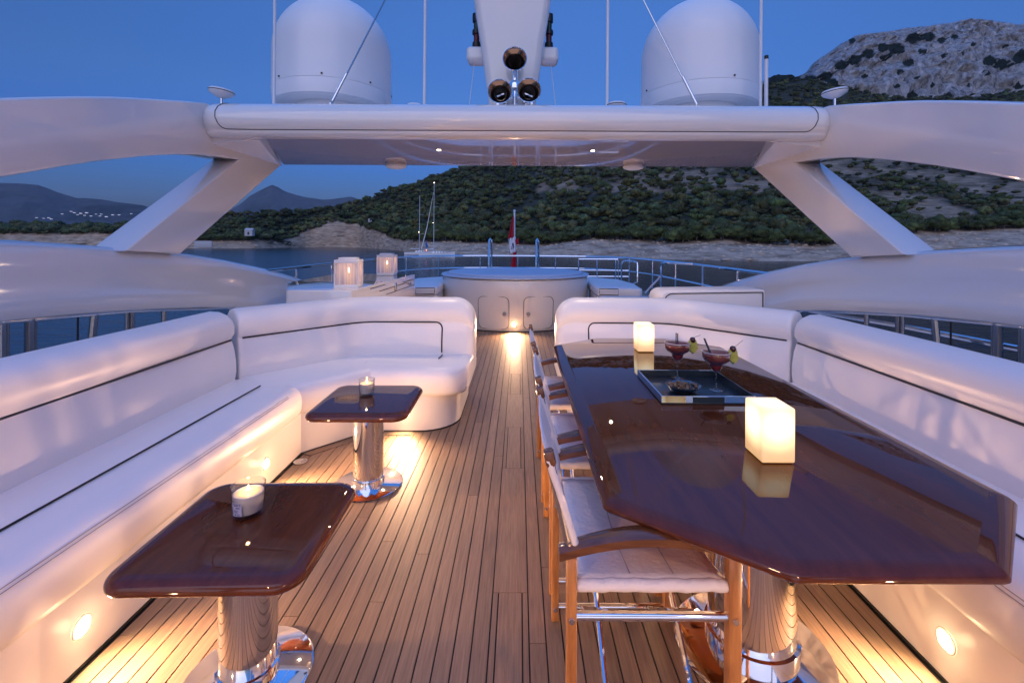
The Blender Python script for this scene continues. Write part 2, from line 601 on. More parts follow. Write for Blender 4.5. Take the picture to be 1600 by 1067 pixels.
def round_poly(pts, radii, n=6):
    out = []
    k = len(pts)
    for i in range(k):
        p, a, b = Vector(pts[i]), Vector(pts[i - 1]), Vector(pts[(i + 1) % k])
        r = radii[i] if isinstance(radii, (list, tuple)) else radii
        if r <= 0:
            out.append(tuple(p))
            continue
        u, w = (a - p).normalized(), (b - p).normalized()
        ang = u.angle(w)
        d = r / math.tan(ang / 2)
        p0, p1 = p + u * d, p + w * d
        cen = p + (u + w).normalized() * (r / math.sin(ang / 2))
        v0, v1 = p0 - cen, p1 - cen
        tot = v0.angle(v1)
        sg = 1 if v0.x * v1.y - v0.y * v1.x > 0 else -1
        for j in range(n + 1):
            t = sg * tot * j / n
            out.append((cen.x + v0.x * math.cos(t) - v0.y * math.sin(t), cen.y + v0.x * math.sin(t) + v0.y * math.cos(t)))
    return out

def copy_tree(o, parent=None):
    c = o.copy()
    C.objects.link(c)
    c.parent = parent
    for ch in o.children:
        copy_tree(ch, c)
    return c

def point_light(name, loc, energy, color, radius, parent=None, spot=None, aim=None):
    li = bpy.data.lights.new(name, 'SPOT' if spot else 'POINT')
    li.energy = energy
    li.color = color
    li.shadow_soft_size = radius
    o = bpy.data.objects.new(name, li)
    o.location = loc
    if spot:
        li.spot_size = R(spot)
        li.spot_blend = 1.0
        o.rotation_euler = Vector(aim).to_track_quat('-Z', 'Y').to_euler()
    return link(o, parent)

WARM = (1.0, 0.66, 0.34)
rnd = random.Random(7)

def px(x, y, d):
    """world point seen at photo pixel (x, y) at depth d; used only to place measured things"""
    return Vector((CX + (x - 811) / F * d, d, CH - (y - 378) / F * d))

# ------------------------------------------------------------------ sea, land, hills
WATER = -5.0
def plane_grid(name, m, x0, x1, y0, y1, nx, ny, z, kind='structure'):
    v = [(x0 + (x1 - x0) * i / nx, y0 + (y1 - y0) * j / ny, z) for j in range(ny + 1) for i in range(nx + 1)]
    f = [(j * (nx + 1) + i, j * (nx + 1) + i + 1, (j + 1) * (nx + 1) + i + 1, (j + 1) * (nx + 1) + i) for j in range(ny) for i in range(nx)]
    return tag(mobj(name, v, f, m, smooth=False, recalc=False), kind=kind)
plane_grid('sea', M['sea'], -12000, 12000, -4000, 14000, 24, 18, WATER)

def interp(tab, x):
    return float(np.interp(x, [a[0] for a in tab], [a[1] for a in tab]))

SHORE = [(-1200, 390), (-300, 390), (100, 390), (300, 390.5), (400, 390), (480, 388), (560, 388), (610, 391), (660, 397), (720, 398), (800, 398.5), (900, 400), (970, 402), (1070, 405), (1150, 406), (1250, 406), (1330, 404), (1500, 402), (1800, 405), (2600, 430)]
TREEY = [(-1200, 372), (-300, 372), (60, 369), (150, 368), (230, 370), (300, 378), (440, 378), (462, 372), (480, 360), (498, 357), (512, 349), (530, 347), (546, 352), (556, 350), (572, 360), (596, 365), (612, 375), (630, 377), (700, 377), (800, 380), (850, 383), (885, 377), (930, 372), (1000, 375), (1060, 378), (1130, 374), (1200, 379), (1290, 380), (1350, 362), (1450, 360), (1600, 352), (2000, 345), (2600, 345)]
RIDGE = [(-1200, 360), (-300, 360), (0, 356), (130, 360), (200, 358), (240, 348), (300, 345), (380, 338), (450, 334), (500, 330), (560, 317), (600, 306), (640, 292), (685, 276), (800, 238), (950, 190), (1050, 168), (1180, 138), (1262, 122), (1330, 140), (1400, 152), (1500, 152), (1600, 140), (1800, 120), (2200, 110), (2600, 120)]
RIDGED = [(-1200, 520), (0, 480), (200, 470), (300, 450), (450, 480), (560, 520), (640, 560), (800, 600), (1050, 650), (1262, 700), (1600, 700), (2600, 700)]

def land_z(p, s):
    """p: bearing as a photo column, s: 0 waterline .. 1 ridge; returns depth, height"""
    d0 = 6.5 * F / (interp(SHORE, p) - 378)
    d1 = max(interp(RIDGED, p), d0 + 60)
    dB = d0 + 0.16 * (d1 - d0) * min(1, 120 / (d1 - d0) + 0.25)
    yT = interp(TREEY, p)
    zB = max(CH + (378 - yT) * dB / F, WATER + 2.2)
    z1 = CH + (378 - interp(RIDGE, p)) * d1 / F
    if s < 0:
        return d0 + s * 60, WATER + s * 12
    if s <= 0.25:
        t = s / 0.25
        return d0 + (dB - d0) * t, WATER + (zB - WATER) * (t ** 0.75)
    if s <= 1:
        t = (s - 0.25) / 0.75
        e = t * (0.72 + 0.28 * t)
        return dB + (d1 - dB) * t, zB + (z1 - zB) * e
    return d1 + (s - 1) * 500, z1 - (s - 1) * 150

def land_point(p, s):
    d, z = land_z(p, s)
    x = (p - 811) / F * d
    q = Vector((x * 0.012, d * 0.012, 0.0))
    a = min(1.0, max(0.0, s * 4 + 0.15))
    z += a * (noise.fractal(q, 0.9, 2.0, 4) * 2.6 + noise.fractal(q * 9, 0.8, 2.2, 4) * 0.9)
    return x + CX, d, z

cols = list(np.arange(-1200, 2601, 9.0))
rows = [-0.35, -0.1, 0.0, 0.02, 0.045, 0.07, 0.1, 0.13, 0.16, 0.19, 0.22, 0.25] + list(np.linspace(0.27, 1, 48)) + [1.05, 1.15, 1.3]
v = [land_point(p, s) for s in rows for p in cols]
nc = len(cols)
f = [(j * nc + i, j * nc + i + 1, (j + 1) * nc + i + 1, (j + 1) * nc + i) for j in range(len(rows) - 1) for i in range(nc - 1)]
hs_ = tag(mobj('hillside', v, f, M['shore'], smooth=True, angle=180, recalc=False), 'rocky shore rising to a wooded slope behind the bay', kind='structure')
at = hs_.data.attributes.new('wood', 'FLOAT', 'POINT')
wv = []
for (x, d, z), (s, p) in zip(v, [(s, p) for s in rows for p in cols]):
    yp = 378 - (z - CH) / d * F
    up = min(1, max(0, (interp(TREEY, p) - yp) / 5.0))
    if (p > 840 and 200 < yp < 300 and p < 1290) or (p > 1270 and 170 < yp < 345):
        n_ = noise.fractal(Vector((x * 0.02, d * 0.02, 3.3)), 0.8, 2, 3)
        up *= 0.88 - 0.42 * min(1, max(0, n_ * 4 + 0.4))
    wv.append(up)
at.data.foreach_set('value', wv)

# limestone mountain behind the wooded slope on the right
CREST = [(1100, 160), (1170, 138), (1206, 118), (1240, 120), (1258, 112), (1272, 95), (1296, 78), (1333, 54), (1360, 50), (1395, 45), (1430, 40), (1468, 36), (1500, 30), (1530, 28), (1570, 34), (1600, 43), (1700, 75), (1900, 140), (2300, 220), (2700, 300)]
cols2 = list(np.arange(1080, 2700, 4.0))
rows2 = list(np.linspace(0, 1, 46)) + [1.08, 1.3]
v = []
for s in rows2:
    for p in cols2:
        d0, d1 = 735.0, 980.0
        z0 = CH + (378 - 185) * d0 / F
        z1 = max(CH + (378 - interp(CREST, p)) * d1 / F, z0 + 2)
        d = d0 + (d1 - d0) * min(s, 1) + max(0, s - 1) * 500
        e = min(s, 1)
        z = z0 + (z1 - z0) * (e ** 0.62) - max(0, s - 1) * 300
        x = (p - 811) / F * d
        q = Vector((x * 0.010, d * 0.012, z * 0.012))
        k = min(1, (1 - min(s, 1)) * 5 + 0.25)
        n1 = noise.fractal(q * 1.5, 0.8, 2.0, 5) * 20 * k
        rg = (1 - abs(noise.noise(q * 4.0))) ** 3 * 12 * k + (1 - abs(noise.noise(Vector((q.x * 14, q.y * 9, q.z * 5))))) ** 4 * 6 * k
        v.append((x + CX, d - n1 - rg, z + noise.fractal(q * 5, 0.6, 2.1, 4) * 3.5 * (0.5 + 0.5 * k)))
nc = len(cols2)
f = [(j * nc + i, j * nc + i + 1, (j + 1) * nc + i + 1, (j + 1) * nc + i) for j in range(len(rows2) - 1) for i in range(nc - 1)]
mt = tag(mobj('rocky_mountain', v, f, M['cliff'], smooth=True, angle=180, recalc=False), 'pale limestone mountain with dark scrub above the wood', kind='structure')
at = mt.data.attributes.new('scrub', 'FLOAT', 'POINT')
spots = [(1225, 130, 38), (1265, 128, 20), (1290, 118, 13), (1312, 100, 13), (1335, 92, 14), (1355, 82, 13), (1378, 72, 12), (1400, 74, 16), (1425, 58, 14), (1450, 55, 13), (1470, 60, 9), (1418, 95, 12), (1405, 110, 8), (1300, 146, 20), (1350, 150, 14), (1490, 55, 8), (1510, 100, 7), (1545, 92, 14), (1565, 98, 16), (1590, 88, 14), (1600, 80, 14), (1540, 112, 9), (1455, 130, 6), (1330, 62, 8), (1520, 66, 6), (1640, 100, 22), (1480, 150, 16), (1590, 130, 10), (1700, 130, 30), (1380, 88, 9), (1440, 78, 9), (1432, 120, 7), (1475, 85, 8), (1510, 130, 8), (1570, 70, 7), (1350, 118, 8), (1300, 128, 12), (1400, 132, 8), (1425, 148, 12), (1540, 148, 12), (1500, 80, 8), (1620, 60, 10)]
sv = []
for (x, d, z) in v:
    a_, b_ = 811 + (x - CX) / d * F, 378 - (z - CH) / d * F
    sv.append(max([0.0] + [min(0.75, 1.2 * (1 - math.hypot(a_ - c0, (b_ - c1) * 1.25) / (c2 * 1.35))) for c0, c1, c2 in spots]))
at.data.foreach_set('value', sv)

def far_range(name, crest, d0, d1, label, step=4.0):
    cs = list(np.arange(crest[0][0], crest[-1][0] + 1, step))
    rs = list(np.linspace(0, 1, 26)) + [1.2]
    v = []
    for s in rs:
        for p in cs:
            z1 = CH + (378 - interp(crest, p)) * d1 / F
            d = d0 + (d1 - d0) * s
            e = min(s, 1)
            x = (p - 811) / F * d
            q = Vector((x, d, 0)) * (4.0 / d1)
            z = WATER + (z1 - WATER) * (e ** 1.15) + noise.fractal(q * 3, 0.7, 2, 5) * d1 * 0.010 * math.sin(PI * min(e, 1) * 0.9 + 0.15) - max(0, s - 1) * d1 * 0.2
            v.append((x + CX, d, z))
    n = len(cs)
    f = [(j * n + i, j * n + i + 1, (j + 1) * n + i + 1, (j + 1) * n + i) for j in range(len(rs) - 1) for i in range(n - 1)]
    return tag(mobj(name, v, f, M['farhill'], smooth=True, angle=180, recalc=False), label, kind='structure')
far_range('far_mountain', [(-1400, 378), (-900, 330), (-500, 300), (-200, 292), (-60, 288), (0, 290), (40, 291), (60, 293), (90, 304), (120, 313), (150, 314), (200, 321), (225, 325), (260, 336), (300, 350), (340, 372), (360, 380)], 3300, 5200, 'long blue mountain across the bay with village lights')
far_range('far_peak', [(280, 380), (320, 352), (350, 335), (375, 322), (390, 308), (405, 300), (416, 294), (425, 290), (434, 294), (445, 301), (460, 306), (480, 311), (505, 314), (530, 311), (548, 309), (575, 318), (620, 335), (680, 380)], 5200, 7200, 'pointed blue peak above the wooded headland', 2.0)

# haze: one box of thin pale air over the bay
def haze(density):
    m = bpy.data.materials.new('haze_air')
    n, l, p = nodes_of(m)
    n.remove(p)
    v_ = n.new('ShaderNodeVolumePrincipled')
    v_.inputs['Color'].default_value = (0.80, 0.88, 1.0, 1)
    v_.inputs['Density'].default_value = density
    v_.inputs['Anisotropy'].default_value = 0.0
    l.new(v_.outputs[0], n['Material Output'].inputs['Volume'])
    o = MB().box((-11500, -3800, WATER - 1.5), (11500, 9500, 960)).obj('haze', m, smooth=False)
    tag(o, 'thin evening haze over the bay', kind='stuff')
haze(0.00004)

# village lights on the far mountain's foot
vb = MB()
for (a, b) in [(57, 344), (68, 345), (76, 344), (80, 346), (116, 336), (121, 339), (126, 337), (132, 340), (135, 336), (142, 341), (150, 338), (156, 341), (158, 338), (166, 342), (176, 339), (186, 339), (205, 337), (97, 338), (111, 334)]:
    q = px(a, b, 3250 + rnd.uniform(0, 40))
    w = rnd.uniform(2.5, 5.0)
    vb.box((q.x - w * 1.3, q.y - 6, q.z - w / 2), (q.x + w * 1.3, q.y + 6, q.z + w / 2))
tag(vb.obj('village_lights', M['village'], smooth=False), 'scattered village lights at the foot of the far mountain', kind='stuff')

# ------------------------------------------------------------------ trees
def ico(sub):
    bm = bmesh.new()
    bmesh.ops.create_icosphere(bm, subdivisions=sub, radius=1)
    bm.verts.index_update()
    V = np.array([v.co[:] for v in bm.verts])
    Fc = np.array([[v.index for v in f.verts] for f in bm.faces])
    bm.free()
    return V, Fc
I1, I2 = ico(1), ico(2)
rs = np.random.RandomState(3)

def crown_arrays(lobes, base, flakes, w=1.0, h=0.55):
    """unit-wide crown: jittered lobes plus loose leaf clumps around them"""
    V, Fa, T = [], [], []
    off = 0
    cs = []
    for k in range(lobes):
        a = rs.uniform(0, 2 * PI)
        r = 0 if k == 0 else rs.uniform(0.2, 0.33)
        c = np.array([math.cos(a) * r * w, math.sin(a) * r * w, rs.uniform(-0.10, 0.14) * h + 0.3 * h])
        sz = (0.36 if k == 0 else rs.uniform(0.17, 0.27)) * w
        P = base[0] * (1 + rs.uniform(-0.38, 0.34, (len(base[0]), 1)))
        P = P * np.array([sz, sz, sz * h * 1.25]) + c
        V.append(P)
        Fa.append(base[1] + off)
        T.append(np.full(len(base[1]), rs.uniform(0.75, 1.2)) * rs.uniform(0.8, 1.2, len(base[1])))
        off += len(P)
        cs.append((c, sz))
    if flakes:
        P, Fk = [], []
        for i in range(flakes):
            c, sz = cs[rs.randint(len(cs))]
            n = rs.normal(size=3)
            n[2] = abs(n[2]) * 0.8 - 0.15
            n /= np.linalg.norm(n)
            q = c + n * np.array([sz, sz, sz * h * 1.25]) * rs.uniform(0.92, 1.38)
            for _ in range(3):
                P.append(q + rs.normal(size=3) * 0.026 * w)
            Fk.append([off + 3 * i, off + 3 * i + 1, off + 3 * i + 2])
        V.append(np.array(P))
        Fa.append(np.array(Fk))
        T.append(rs.uniform(0.6, 1.6, flakes))
    return np.vstack(V), np.vstack(Fa), np.concatenate(T)

def np_mesh(name, V, Fa, T, m, smooth=False, hue=None):
    me = bpy.data.meshes.new(name)
    me.vertices.add(len(V))
    me.vertices.foreach_set('co', V.astype(np.float32).ravel())
    me.loops.add(len(Fa) * 3)
    me.loops.foreach_set('vertex_index', Fa.astype(np.int32).ravel())
    me.polygons.add(len(Fa))
    me.polygons.foreach_set('loop_start', np.arange(0, len(Fa) * 3, 3, dtype=np.int32))
    me.update(calc_edges=True)
    me.validate()
    at = me.attributes.new('tint', 'FLOAT_COLOR', 'FACE')
    c = np.ones((len(Fa), 4), dtype=np.float32)
    hue = np.ones((len(Fa), 3)) if hue is None else hue
    c[:, :3] = T[:, None] * hue
    at.data.foreach_set('color', c.ravel())
    me.materials.append(m)
    return me

near_crowns = [crown_arrays(8, I1, 520, h=rs.uniform(0.4, 0.65)) for _ in range(6)]
mid_crowns = [crown_arrays(rs.randint(3, 7), I1, 130, h=rs.uniform(0.38, 0.75)) for _ in range(12)]

def dense_here(p, d, x):
    """how thickly the slope is wooded: screes open up high on the right"""
    z = None
    q = Vector((x * 0.02, d * 0.02, 3.3))
    n = noise.fractal(q, 0.8, 2, 3)
    return n

cand = []
tries = 0
while len(cand) < 20000 and tries < 140000:
    tries += 1
    p = rs.uniform(-260, 1900)
    s = rs.uniform(0.12, 1.02) if rs.rand() < 0.75 else rs.uniform(0.12, 0.4)
    x, d, z = land_point(p, s)
    yp = 378 - (z - CH) / d * F
    if yp > interp(TREEY, p) + 1.0:
        continue
    if rs.rand() > d / 700 + 0.1:          # keep the spacing even over the ground
        continue
    n = dense_here(p, d, x)
    if p > 840 and 200 < yp < 305 and p < 1290 and n > (0.12 + (yp - 262) * 0.008):
        if rs.rand() < 0.75: continue
    if p > 1270 and 170 < yp < 345 and n > -0.02 + max(0, (yp - 300)) * 0.008:
        if rs.rand() < 0.92: continue
    if 470 < p < 590 and yp > 335 and rs.rand() < 0.3: continue
    cand.append((yp, p, s, x, d, z))
# spacing check on a grid so crowns stand side by side
grid, kept = {}, []
rs.shuffle(cand)
cand = sorted(cand, key=lambda c: c[4])
for c in cand:
    g = (int(c[3] // 3.7), int(c[4] // 3.7))
    if grid.get(g, 0) >= 1: continue
    grid[g] = 1
    kept.append(c)

# individuals: those nearest to the water and in view
def pri(c):
    return c[4]
vis = [c for c in kept if 240 < c[1] < 1600 and not (430 < c[1] < 1180 and c[0] < 262) and c[0] > 240]
vis.sort(key=pri)
solo = set()
pick = []
colcount = {}
for c in vis:
    b = int(c[1] // 60)
    if colcount.get(b, 0) >= 11: continue
    colcount[b] = colcount.get(b, 0) + 1
    pick.append(c)
    solo.add(id(c))
pick = pick[:240]
solo = {id(c) for c in pick}

crown_me = [np_mesh('crown', V, Fa, T, M['leaf']) for V, Fa, T in near_crowns]
def trunk_mesh(seed, m):
    r = random.Random(seed)
    b = MB()
    lean = r.uniform(-0.25, 0.25)
    b.tube([(0, 0, -0.25), (lean * 0.2, 0, 0.2), (lean * 0.5, r.uniform(-.1, .1), 0.5)], [0.045, 0.035, 0.026], 6)
    for k in range(3):
        a = r.uniform(0, 2 * PI)
        b.tube([(lean * 0.35, 0, 0.35), (lean * 0.35 + 0.14 * math.cos(a), 0.14 * math.sin(a), 0.52), (lean * 0.3 + 0.26 * math.cos(a), 0.26 * math.sin(a), 0.66)], [0.024, 0.018, 0.010], 5)
    o = b.obj('trunk', m)
    me = o.data
    bpy.data.objects.remove(o)
    return me
trunk_me = [trunk_mesh(i, M['bark']) for i in range(4)]
for i, c in enumerate(pick):
    yp, p, s, x, d, z = c
    w = rs.uniform(6.5, 10.5)
    t = bpy.data.objects.new('pine_tree', None)
    t.location = (x, d, z)
    t.rotation_euler = (0, 0, rs.uniform(0, 6.28))
    t.scale = (w, w, w * rs.uniform(0.8, 1.15))
    C.objects.link(t)
    zone = next(z_ for lim, z_ in ((450, 'on the low headland at the left'), (620, 'above the bare pale slope'), (745, 'behind the sailing boats'), (900, 'just above the beach behind the flagpole'), (1290, 'at the beach between the flagpole and the right strut'), (9999, 'on the stony slope right of the arch strut')) if p < lim)
    tag(t, 'dark green spreading coastal pine ' + zone, 'tree', 'coastal pines along the shore')
    link(bpy.data.objects.new('trunk', trunk_me[i % 4]), t)
    cr = link(bpy.data.objects.new('crown', crown_me[rs.randint(6)]), t)
    cr.location = (0, 0, rs.uniform(0.12, 0.34))

# the pale bare-branched tree at the wood's edge on the right
bp = MB()
bp.tube([(0, 0, -0.5), (0.1, 0, 1.2), (-0.2, 0, 2.4)], [0.30, 0.24, 0.2], 7)
for (dx, dz, k) in [(-1.6, 4.6, 0.12), (0.5, 4.9, 0.13), (1.7, 4.2, 0.1), (-0.6, 5.4, 0.1), (2.4, 3.6, .08), (-2.4, 3.9, .08)]:
    bp.tube([(-0.2, 0, 2.3), (dx * 0.45, 0.2 * dx, 3.3), (dx, 0.1 * dx, dz)], [k * 1.5, k, 0.04], 6)
P = land_point(1216, 0.27)
bt = thing('bare_tree', 'pale bare forked tree standing at the edge of the dark wood', 'tree', P)
bp.obj('trunk', M['palebark'], bt)
V, Fa, T = crown_arrays(4, I1, 160)
cr = link(bpy.data.objects.new('crown', np_mesh('crown', V * np.array([7, 7, 5.0]) + np.array([0, 1.2, 4.2]), Fa, T, M['leaf'])), bt)

# the rest of the wood as one mass
VV, FF, TT, HH = [], [], [], []
off = 0
for c in kept:
    if id(c) in solo: continue
    yp, p, s, x, d, z = c
    V, Fa, T = mid_crowns[rs.randint(12)]
    patch = noise.fractal(Vector((x * 0.03, d * 0.03, 8.1)), 0.7, 2, 3)
    if rs.rand() < 0.10 + 0.25 * max(0, -patch): continue
    w = 3.4 + 6.4 * rs.rand() ** 1.6
    if p > 1270 and yp < 345 and yp > 170: w *= 0.8
    a = rs.uniform(0, 6.28)
    Rm = np.array([[math.cos(a), -math.sin(a), 0], [math.sin(a), math.cos(a), 0], [0, 0, 1]])
    W = (V @ Rm.T) * np.array([w, w, w * rs.uniform(0.7, 1.5)]) + np.array([x, d, z + w * rs.uniform(0.10, 0.35)])
    VV.append(W)
    FF.append(Fa + off)
    k = rs.uniform(0.6, 1.2) * (1 + 0.38 * max(-1, min(1, patch * 1.8)))
    TT.append(T * k)
    h = rs.rand()
    HH.append(np.tile(np.array([[0.85 + 0.5 * h, 1.0, 0.9 + 0.4 * rs.rand()]]), (len(Fa), 1)))
    off += len(V)
print('FOREST', len(VV), sum(len(f) for f in FF))
fo = bpy.data.objects.new('forest', np_mesh('forest', np.vstack(VV), np.vstack(FF), np.concatenate(TT), M['leaf'], hue=np.vstack(HH)))
C.objects.link(fo)
tag(fo, 'dense dark pine wood covering the slope behind the bay', kind='stuff')

# shore boulders (loose rock, uncountable)
VV, FF, TT = [], [], []
off = 0
for i in range(900):
    p = rs.uniform(280, 1700)
    s = rs.uniform(0.0, 0.22) ** 1.0
    x, d, z = land_point(p, s)
    w = rs.uniform(0.2, 1.0) * (1.4 if rs.rand() < 0.15 else 1)
    P = I1[0] * (1 + rs.uniform(-0.3, 0.3, (len(I1[0]), 1))) * np.array([w * rs.uniform(0.9, 1.8), w, w * 0.45]) + np.array([x, d, z])
    VV.append(P)
    FF.append(I1[1] + off)
    TT.append(np.full(len(I1[1]), 1.0))
    off += len(P)
M['boulder'] = mat('boulder', (0.55, 0.44, 0.34), 0.95, var=0.5, vscale=0.25)
bo = bpy.data.objects.new('shore_rocks', np_mesh('shore_rocks', np.vstack(VV), np.vstack(FF), np.concatenate(TT), M['boulder']))
C.objects.link(bo)
tag(bo, 'loose pale rocks strewn along the waterline', kind='stuff')

# small white buildings on the shore
def hut(a, b, d, w, dep, h, label, roofed=True):
    q = px(a, b, d)
    t = thing('stone_hut', label, 'building', (q.x, q.y, q.z))
    MB().box((-w / 2, 0, -1), (w / 2, dep, h)).obj('wall', M['plaster'], t, smooth=False)
    if roofed:
        MB().prism([(0 - 0.3, h), (dep + 0.3, h), (dep / 2, h + w * 0.25)], -w / 2 - 0.2, w / 2 + 0.2, plane='YZ').obj('roof', M['plaster'], t, smooth=False)
    MB().box((-w * 0.12, -0.05, 0), (w * 0.12, 0.0, h * 0.6)).obj('doorway', M['black'], t, smooth=False)
    return t
hut(388, 369, 395, 6.5, 4, 4.0, 'small ruined white hut among bushes on the left shore', True)
hut(578, 347, 470, 3.6, 3, 2.6, 'tiny pale hut at the tree edge above the bare slope', False)
q = px(317, 383, 370)
tag(MB().box((q.x - 7, q.y, q.z - 3), (q.x + 7, q.y + 1, q.z + 2.0), 0.1).obj('sea_wall', M['plaster']), 'low pale wall by the water at the left shore', 'wall')

# ------------------------------------------------------------------ sailing boats
def sailboat(label, loc, L, mast_h, mast_x, headsail, lamp_z, toplamp):
    t = thing('sailing_boat', label, 'sailboat', loc, group='sailing boats anchored in the bay')
    rings = []
    n = 14
    for i in range(n + 1):
        u = i / n
        x = -L / 2 + L * u
        bw = 0.16 * L * (math.sin(PI * min(1, 0.18 + 0.72 * (1 - u) * 1.05)) ** 0.8) * (0.02 + min(1, (1 - u) * 3.0)) * 0.9
        bw = max(bw, 0.04)
        zt = 1.75 + 0.6 * u * u
        keel = -0.5
        rings.append([(x, -bw, zt), (x, -bw * 0.97, zt * 0.4), (x, -bw * 0.6, keel), (x, bw * 0.6, keel), (x, bw * 0.95, zt * 0.4), (x, bw, zt)])
    MB().loft(rings).obj('hull', M['hullwhite'], t)
    st = MB()
    st.loft([[(r[0][0], r[0][1] * 1.012, 0.42), (r[0][0], r[0][1] * 1.012, 0.62)] for r in rings[:-1]], closed=False, caps=False)
    st.obj('boot_stripe', M['navy'], t)
    cab = MB()
    cab.loft([[(x, -w, 1.75), (x, -w * 0.85, 1.85 + h), (x, w * 0.85, 1.85 + h), (x, w, 1.75)] for x, w, h in [(-L * .12, .8, .55), (L * .02, 1.1, .7), (L * .16, .95, .55), (L * .3, .4, .15)]])
    c = cab.obj('cabin', M['hullwhite'], t)
    for k in range(4):
        MB().box((-L * .06 + k * 1.1, -1.08, 2.05), (-L * .06 + k * 1.1 + 0.6, -0.9, 2.25)).obj('window', M['black'], c, smooth=False)
    MB().tube([(mast_x, 0, 1.2), (mast_x + 0.1, 0, mast_h)], [0.17, 0.11], 8).obj('mast', M['mastm'], t)
    for zz in (mast_h * 0.36, mast_h * 0.68):
        MB().tube([(mast_x - 0.2, 0, zz), (mast_x + 1.8, 0.2, zz + 0.2)], 0.05, 6).obj('spreader', M['mastm'], t)
    MB().tube([(mast_x - 0.2, 0, 3.4), (mast_x - L * 0.3, 0, 3.2)], [0.14, 0.12], 8).obj('boom', M['mastm'], t)
    if headsail:
        MB().tube([(mast_x - 0.1, 0, mast_h * 0.88), (mast_x - 2.8, 0.1, mast_h * 0.4), (mast_x - 5.0, 0.2, 3.2)], [0.05, 0.17, 0.22], 8).obj('furled_sail', M['hullwhite'], t)
        MB().loft([[(mast_x - 3.3, 0, 7.0), (mast_x - 3.2, 0.1, 7.0)], [(mast_x - 3.4, 0, 5.0), (mast_x - 2.3, 0.3, 4.6)], [(mast_x - 3.2, 0, 3.8), (mast_x - 2.2, 0.3, 4.2)]], closed=False, caps=False).obj('sail_bag', M['bluesail'], t)
    MB().lathe([(0, -.14), (.14, 0), (0, .14)], (mast_x - 0.25, -0.2, lamp_z), 8).obj('steaming_lamp', M['starlamp'], t)
    if toplamp:
        MB().lathe([(0, -.2), (.22, 0), (0, .2)], (mast_x + 0.1, 0, mast_h + 0.15), 8).obj('masthead_lamp', M['starlamp'], t)
    return t
qa = px(683, 404, 190)
sailboat('white sailing boat with the tallest lit mast and furled headsail in front', (qa.x, 190, WATER), 14.5, 30.2, -1.4, True, 14.0, True)
qb = px(656, 402, 205)
b2 = sailboat('white sailing boat with the shorter mast partly behind its neighbour', (qb.x, 204, WATER), 13.0, 26.5, 0.0, False, 10.5, False)
rl = MB().lathe([(0, -.16), (.18, 0), (0, .16)], (3.3, -1.4, 2.7), 8).obj('deck_lamp', M['redlamp'], b2)

# ------------------------------------------------------------------ yacht structure: hull, deck, coamings
hb = MB()
hullpoly = [(-3.4, -3.0), (3.4, -3.0), (3.45, 4.0), (3.4, 8.5), (3.15, 10.8), (2.5, 12.4), (1.6, 13.0), (-1.6, 13.0), (-2.5, 12.4), (-3.15, 10.8), (-3.4, 8.5), (-3.45, 4.0)]
hb.prism(hullpoly, WATER - 1.0, -0.02)
tag(hb.obj('superstructure', M['gelcoat'], smooth=False), 'white body of the yacht beneath the sun deck', kind='structure')
# raised side decks and after deck
sd = MB()
for sx in (1, -1):
    pl = [(sx * 2.46, -3.0), (sx * 3.4, -3.0), (sx * 3.45, 4.0), (sx * 3.4, 8.5), (sx * 3.15, 10.8), (sx * 2.5, 12.4), (sx * 2.46, 12.4)]
    sd.prism(pl if sx > 0 else pl[::-1], -0.018, 0.36)
sd.prism([(-2.44, 10.62), (2.44, 10.62), (2.44, 12.42), (1.6, 13.0), (-1.6, 13.0), (-2.44, 12.42)], -0.018, 0.45)
tag(sd.obj('side_deck', M['gelcoat'], smooth=False), 'white side decks around the seating well', kind='structure')

# teak deck: caulk sheet, planks proud of it
deck = tag(MB().box((-2.4, -0.9, -0.016), (2.4, 10.55, -0.006)).obj('deck', M['caulk'], smooth=False), 'teak planked deck with black caulked seams', kind='structure')
def plank(x0, x1, y0, y1):
    g = 0.0028
    b = MB()
    b.box((-(x1 - x0) / 2 + g, -(y1 - y0) / 2 + 0.0012, -0.006), ((x1 - x0) / 2 - g, (y1 - y0) / 2 - 0.0012, 0))
    o = b.obj('plank', M['teak'], deck, smooth=False)
    o.location = ((x0 + x1) / 2, (y0 + y1) / 2, 0)
    return o
KY = [-0.8, 2.11, 3.76, 5.2, 7.95]
nibs = [2.11, 3.76, 5.2]
plank(-0.050, 0.050, -0.8, 2.0)
plank(-0.075, 0.075, 2.0, 3.1)
plank(-0.050, 0.050, 3.1, 3.78)
plank(-0.075, 0.075, 3.78, 4.6)
plank(-0.050, 0.050, 4.6, 5.3)
plank(-0.075, 0.075, 5.3, 8.05)
for (a, b) in [(-0.8, 2.0), (3.1, 3.78), (4.6, 5.3)]:
    plank(-0.075, -0.050, a, b)
    plank(0.050, 0.075, a, b)
for i in range(22):
    for sx in (-1, 1):
        a = 0.075 + i * 0.064
        x0, x1 = (a, a + 0.064) if sx > 0 else (-a - 0.064, -a)
        yend = 8.6 if abs(x0) > 0.5 else 8.05
        y = -0.8
        cuts = [y]
        y += rnd.uniform(0.8, 3.0)
        while y < yend - 0.6:
            cuts.append(y)
            y += rnd.uniform(1.7, 3.2)
        cuts.append(yend)
        for c0, c1 in zip(cuts, cuts[1:]):
            plank(x0, x1, c0, c1)

# ------------------------------------------------------------------ sofas (left and right are mirror images)
# crease line between seat and back; profile offsets run inwards from it
def mirror(v, sx):
    return [(x * sx, y, z) for x, y, z in v]

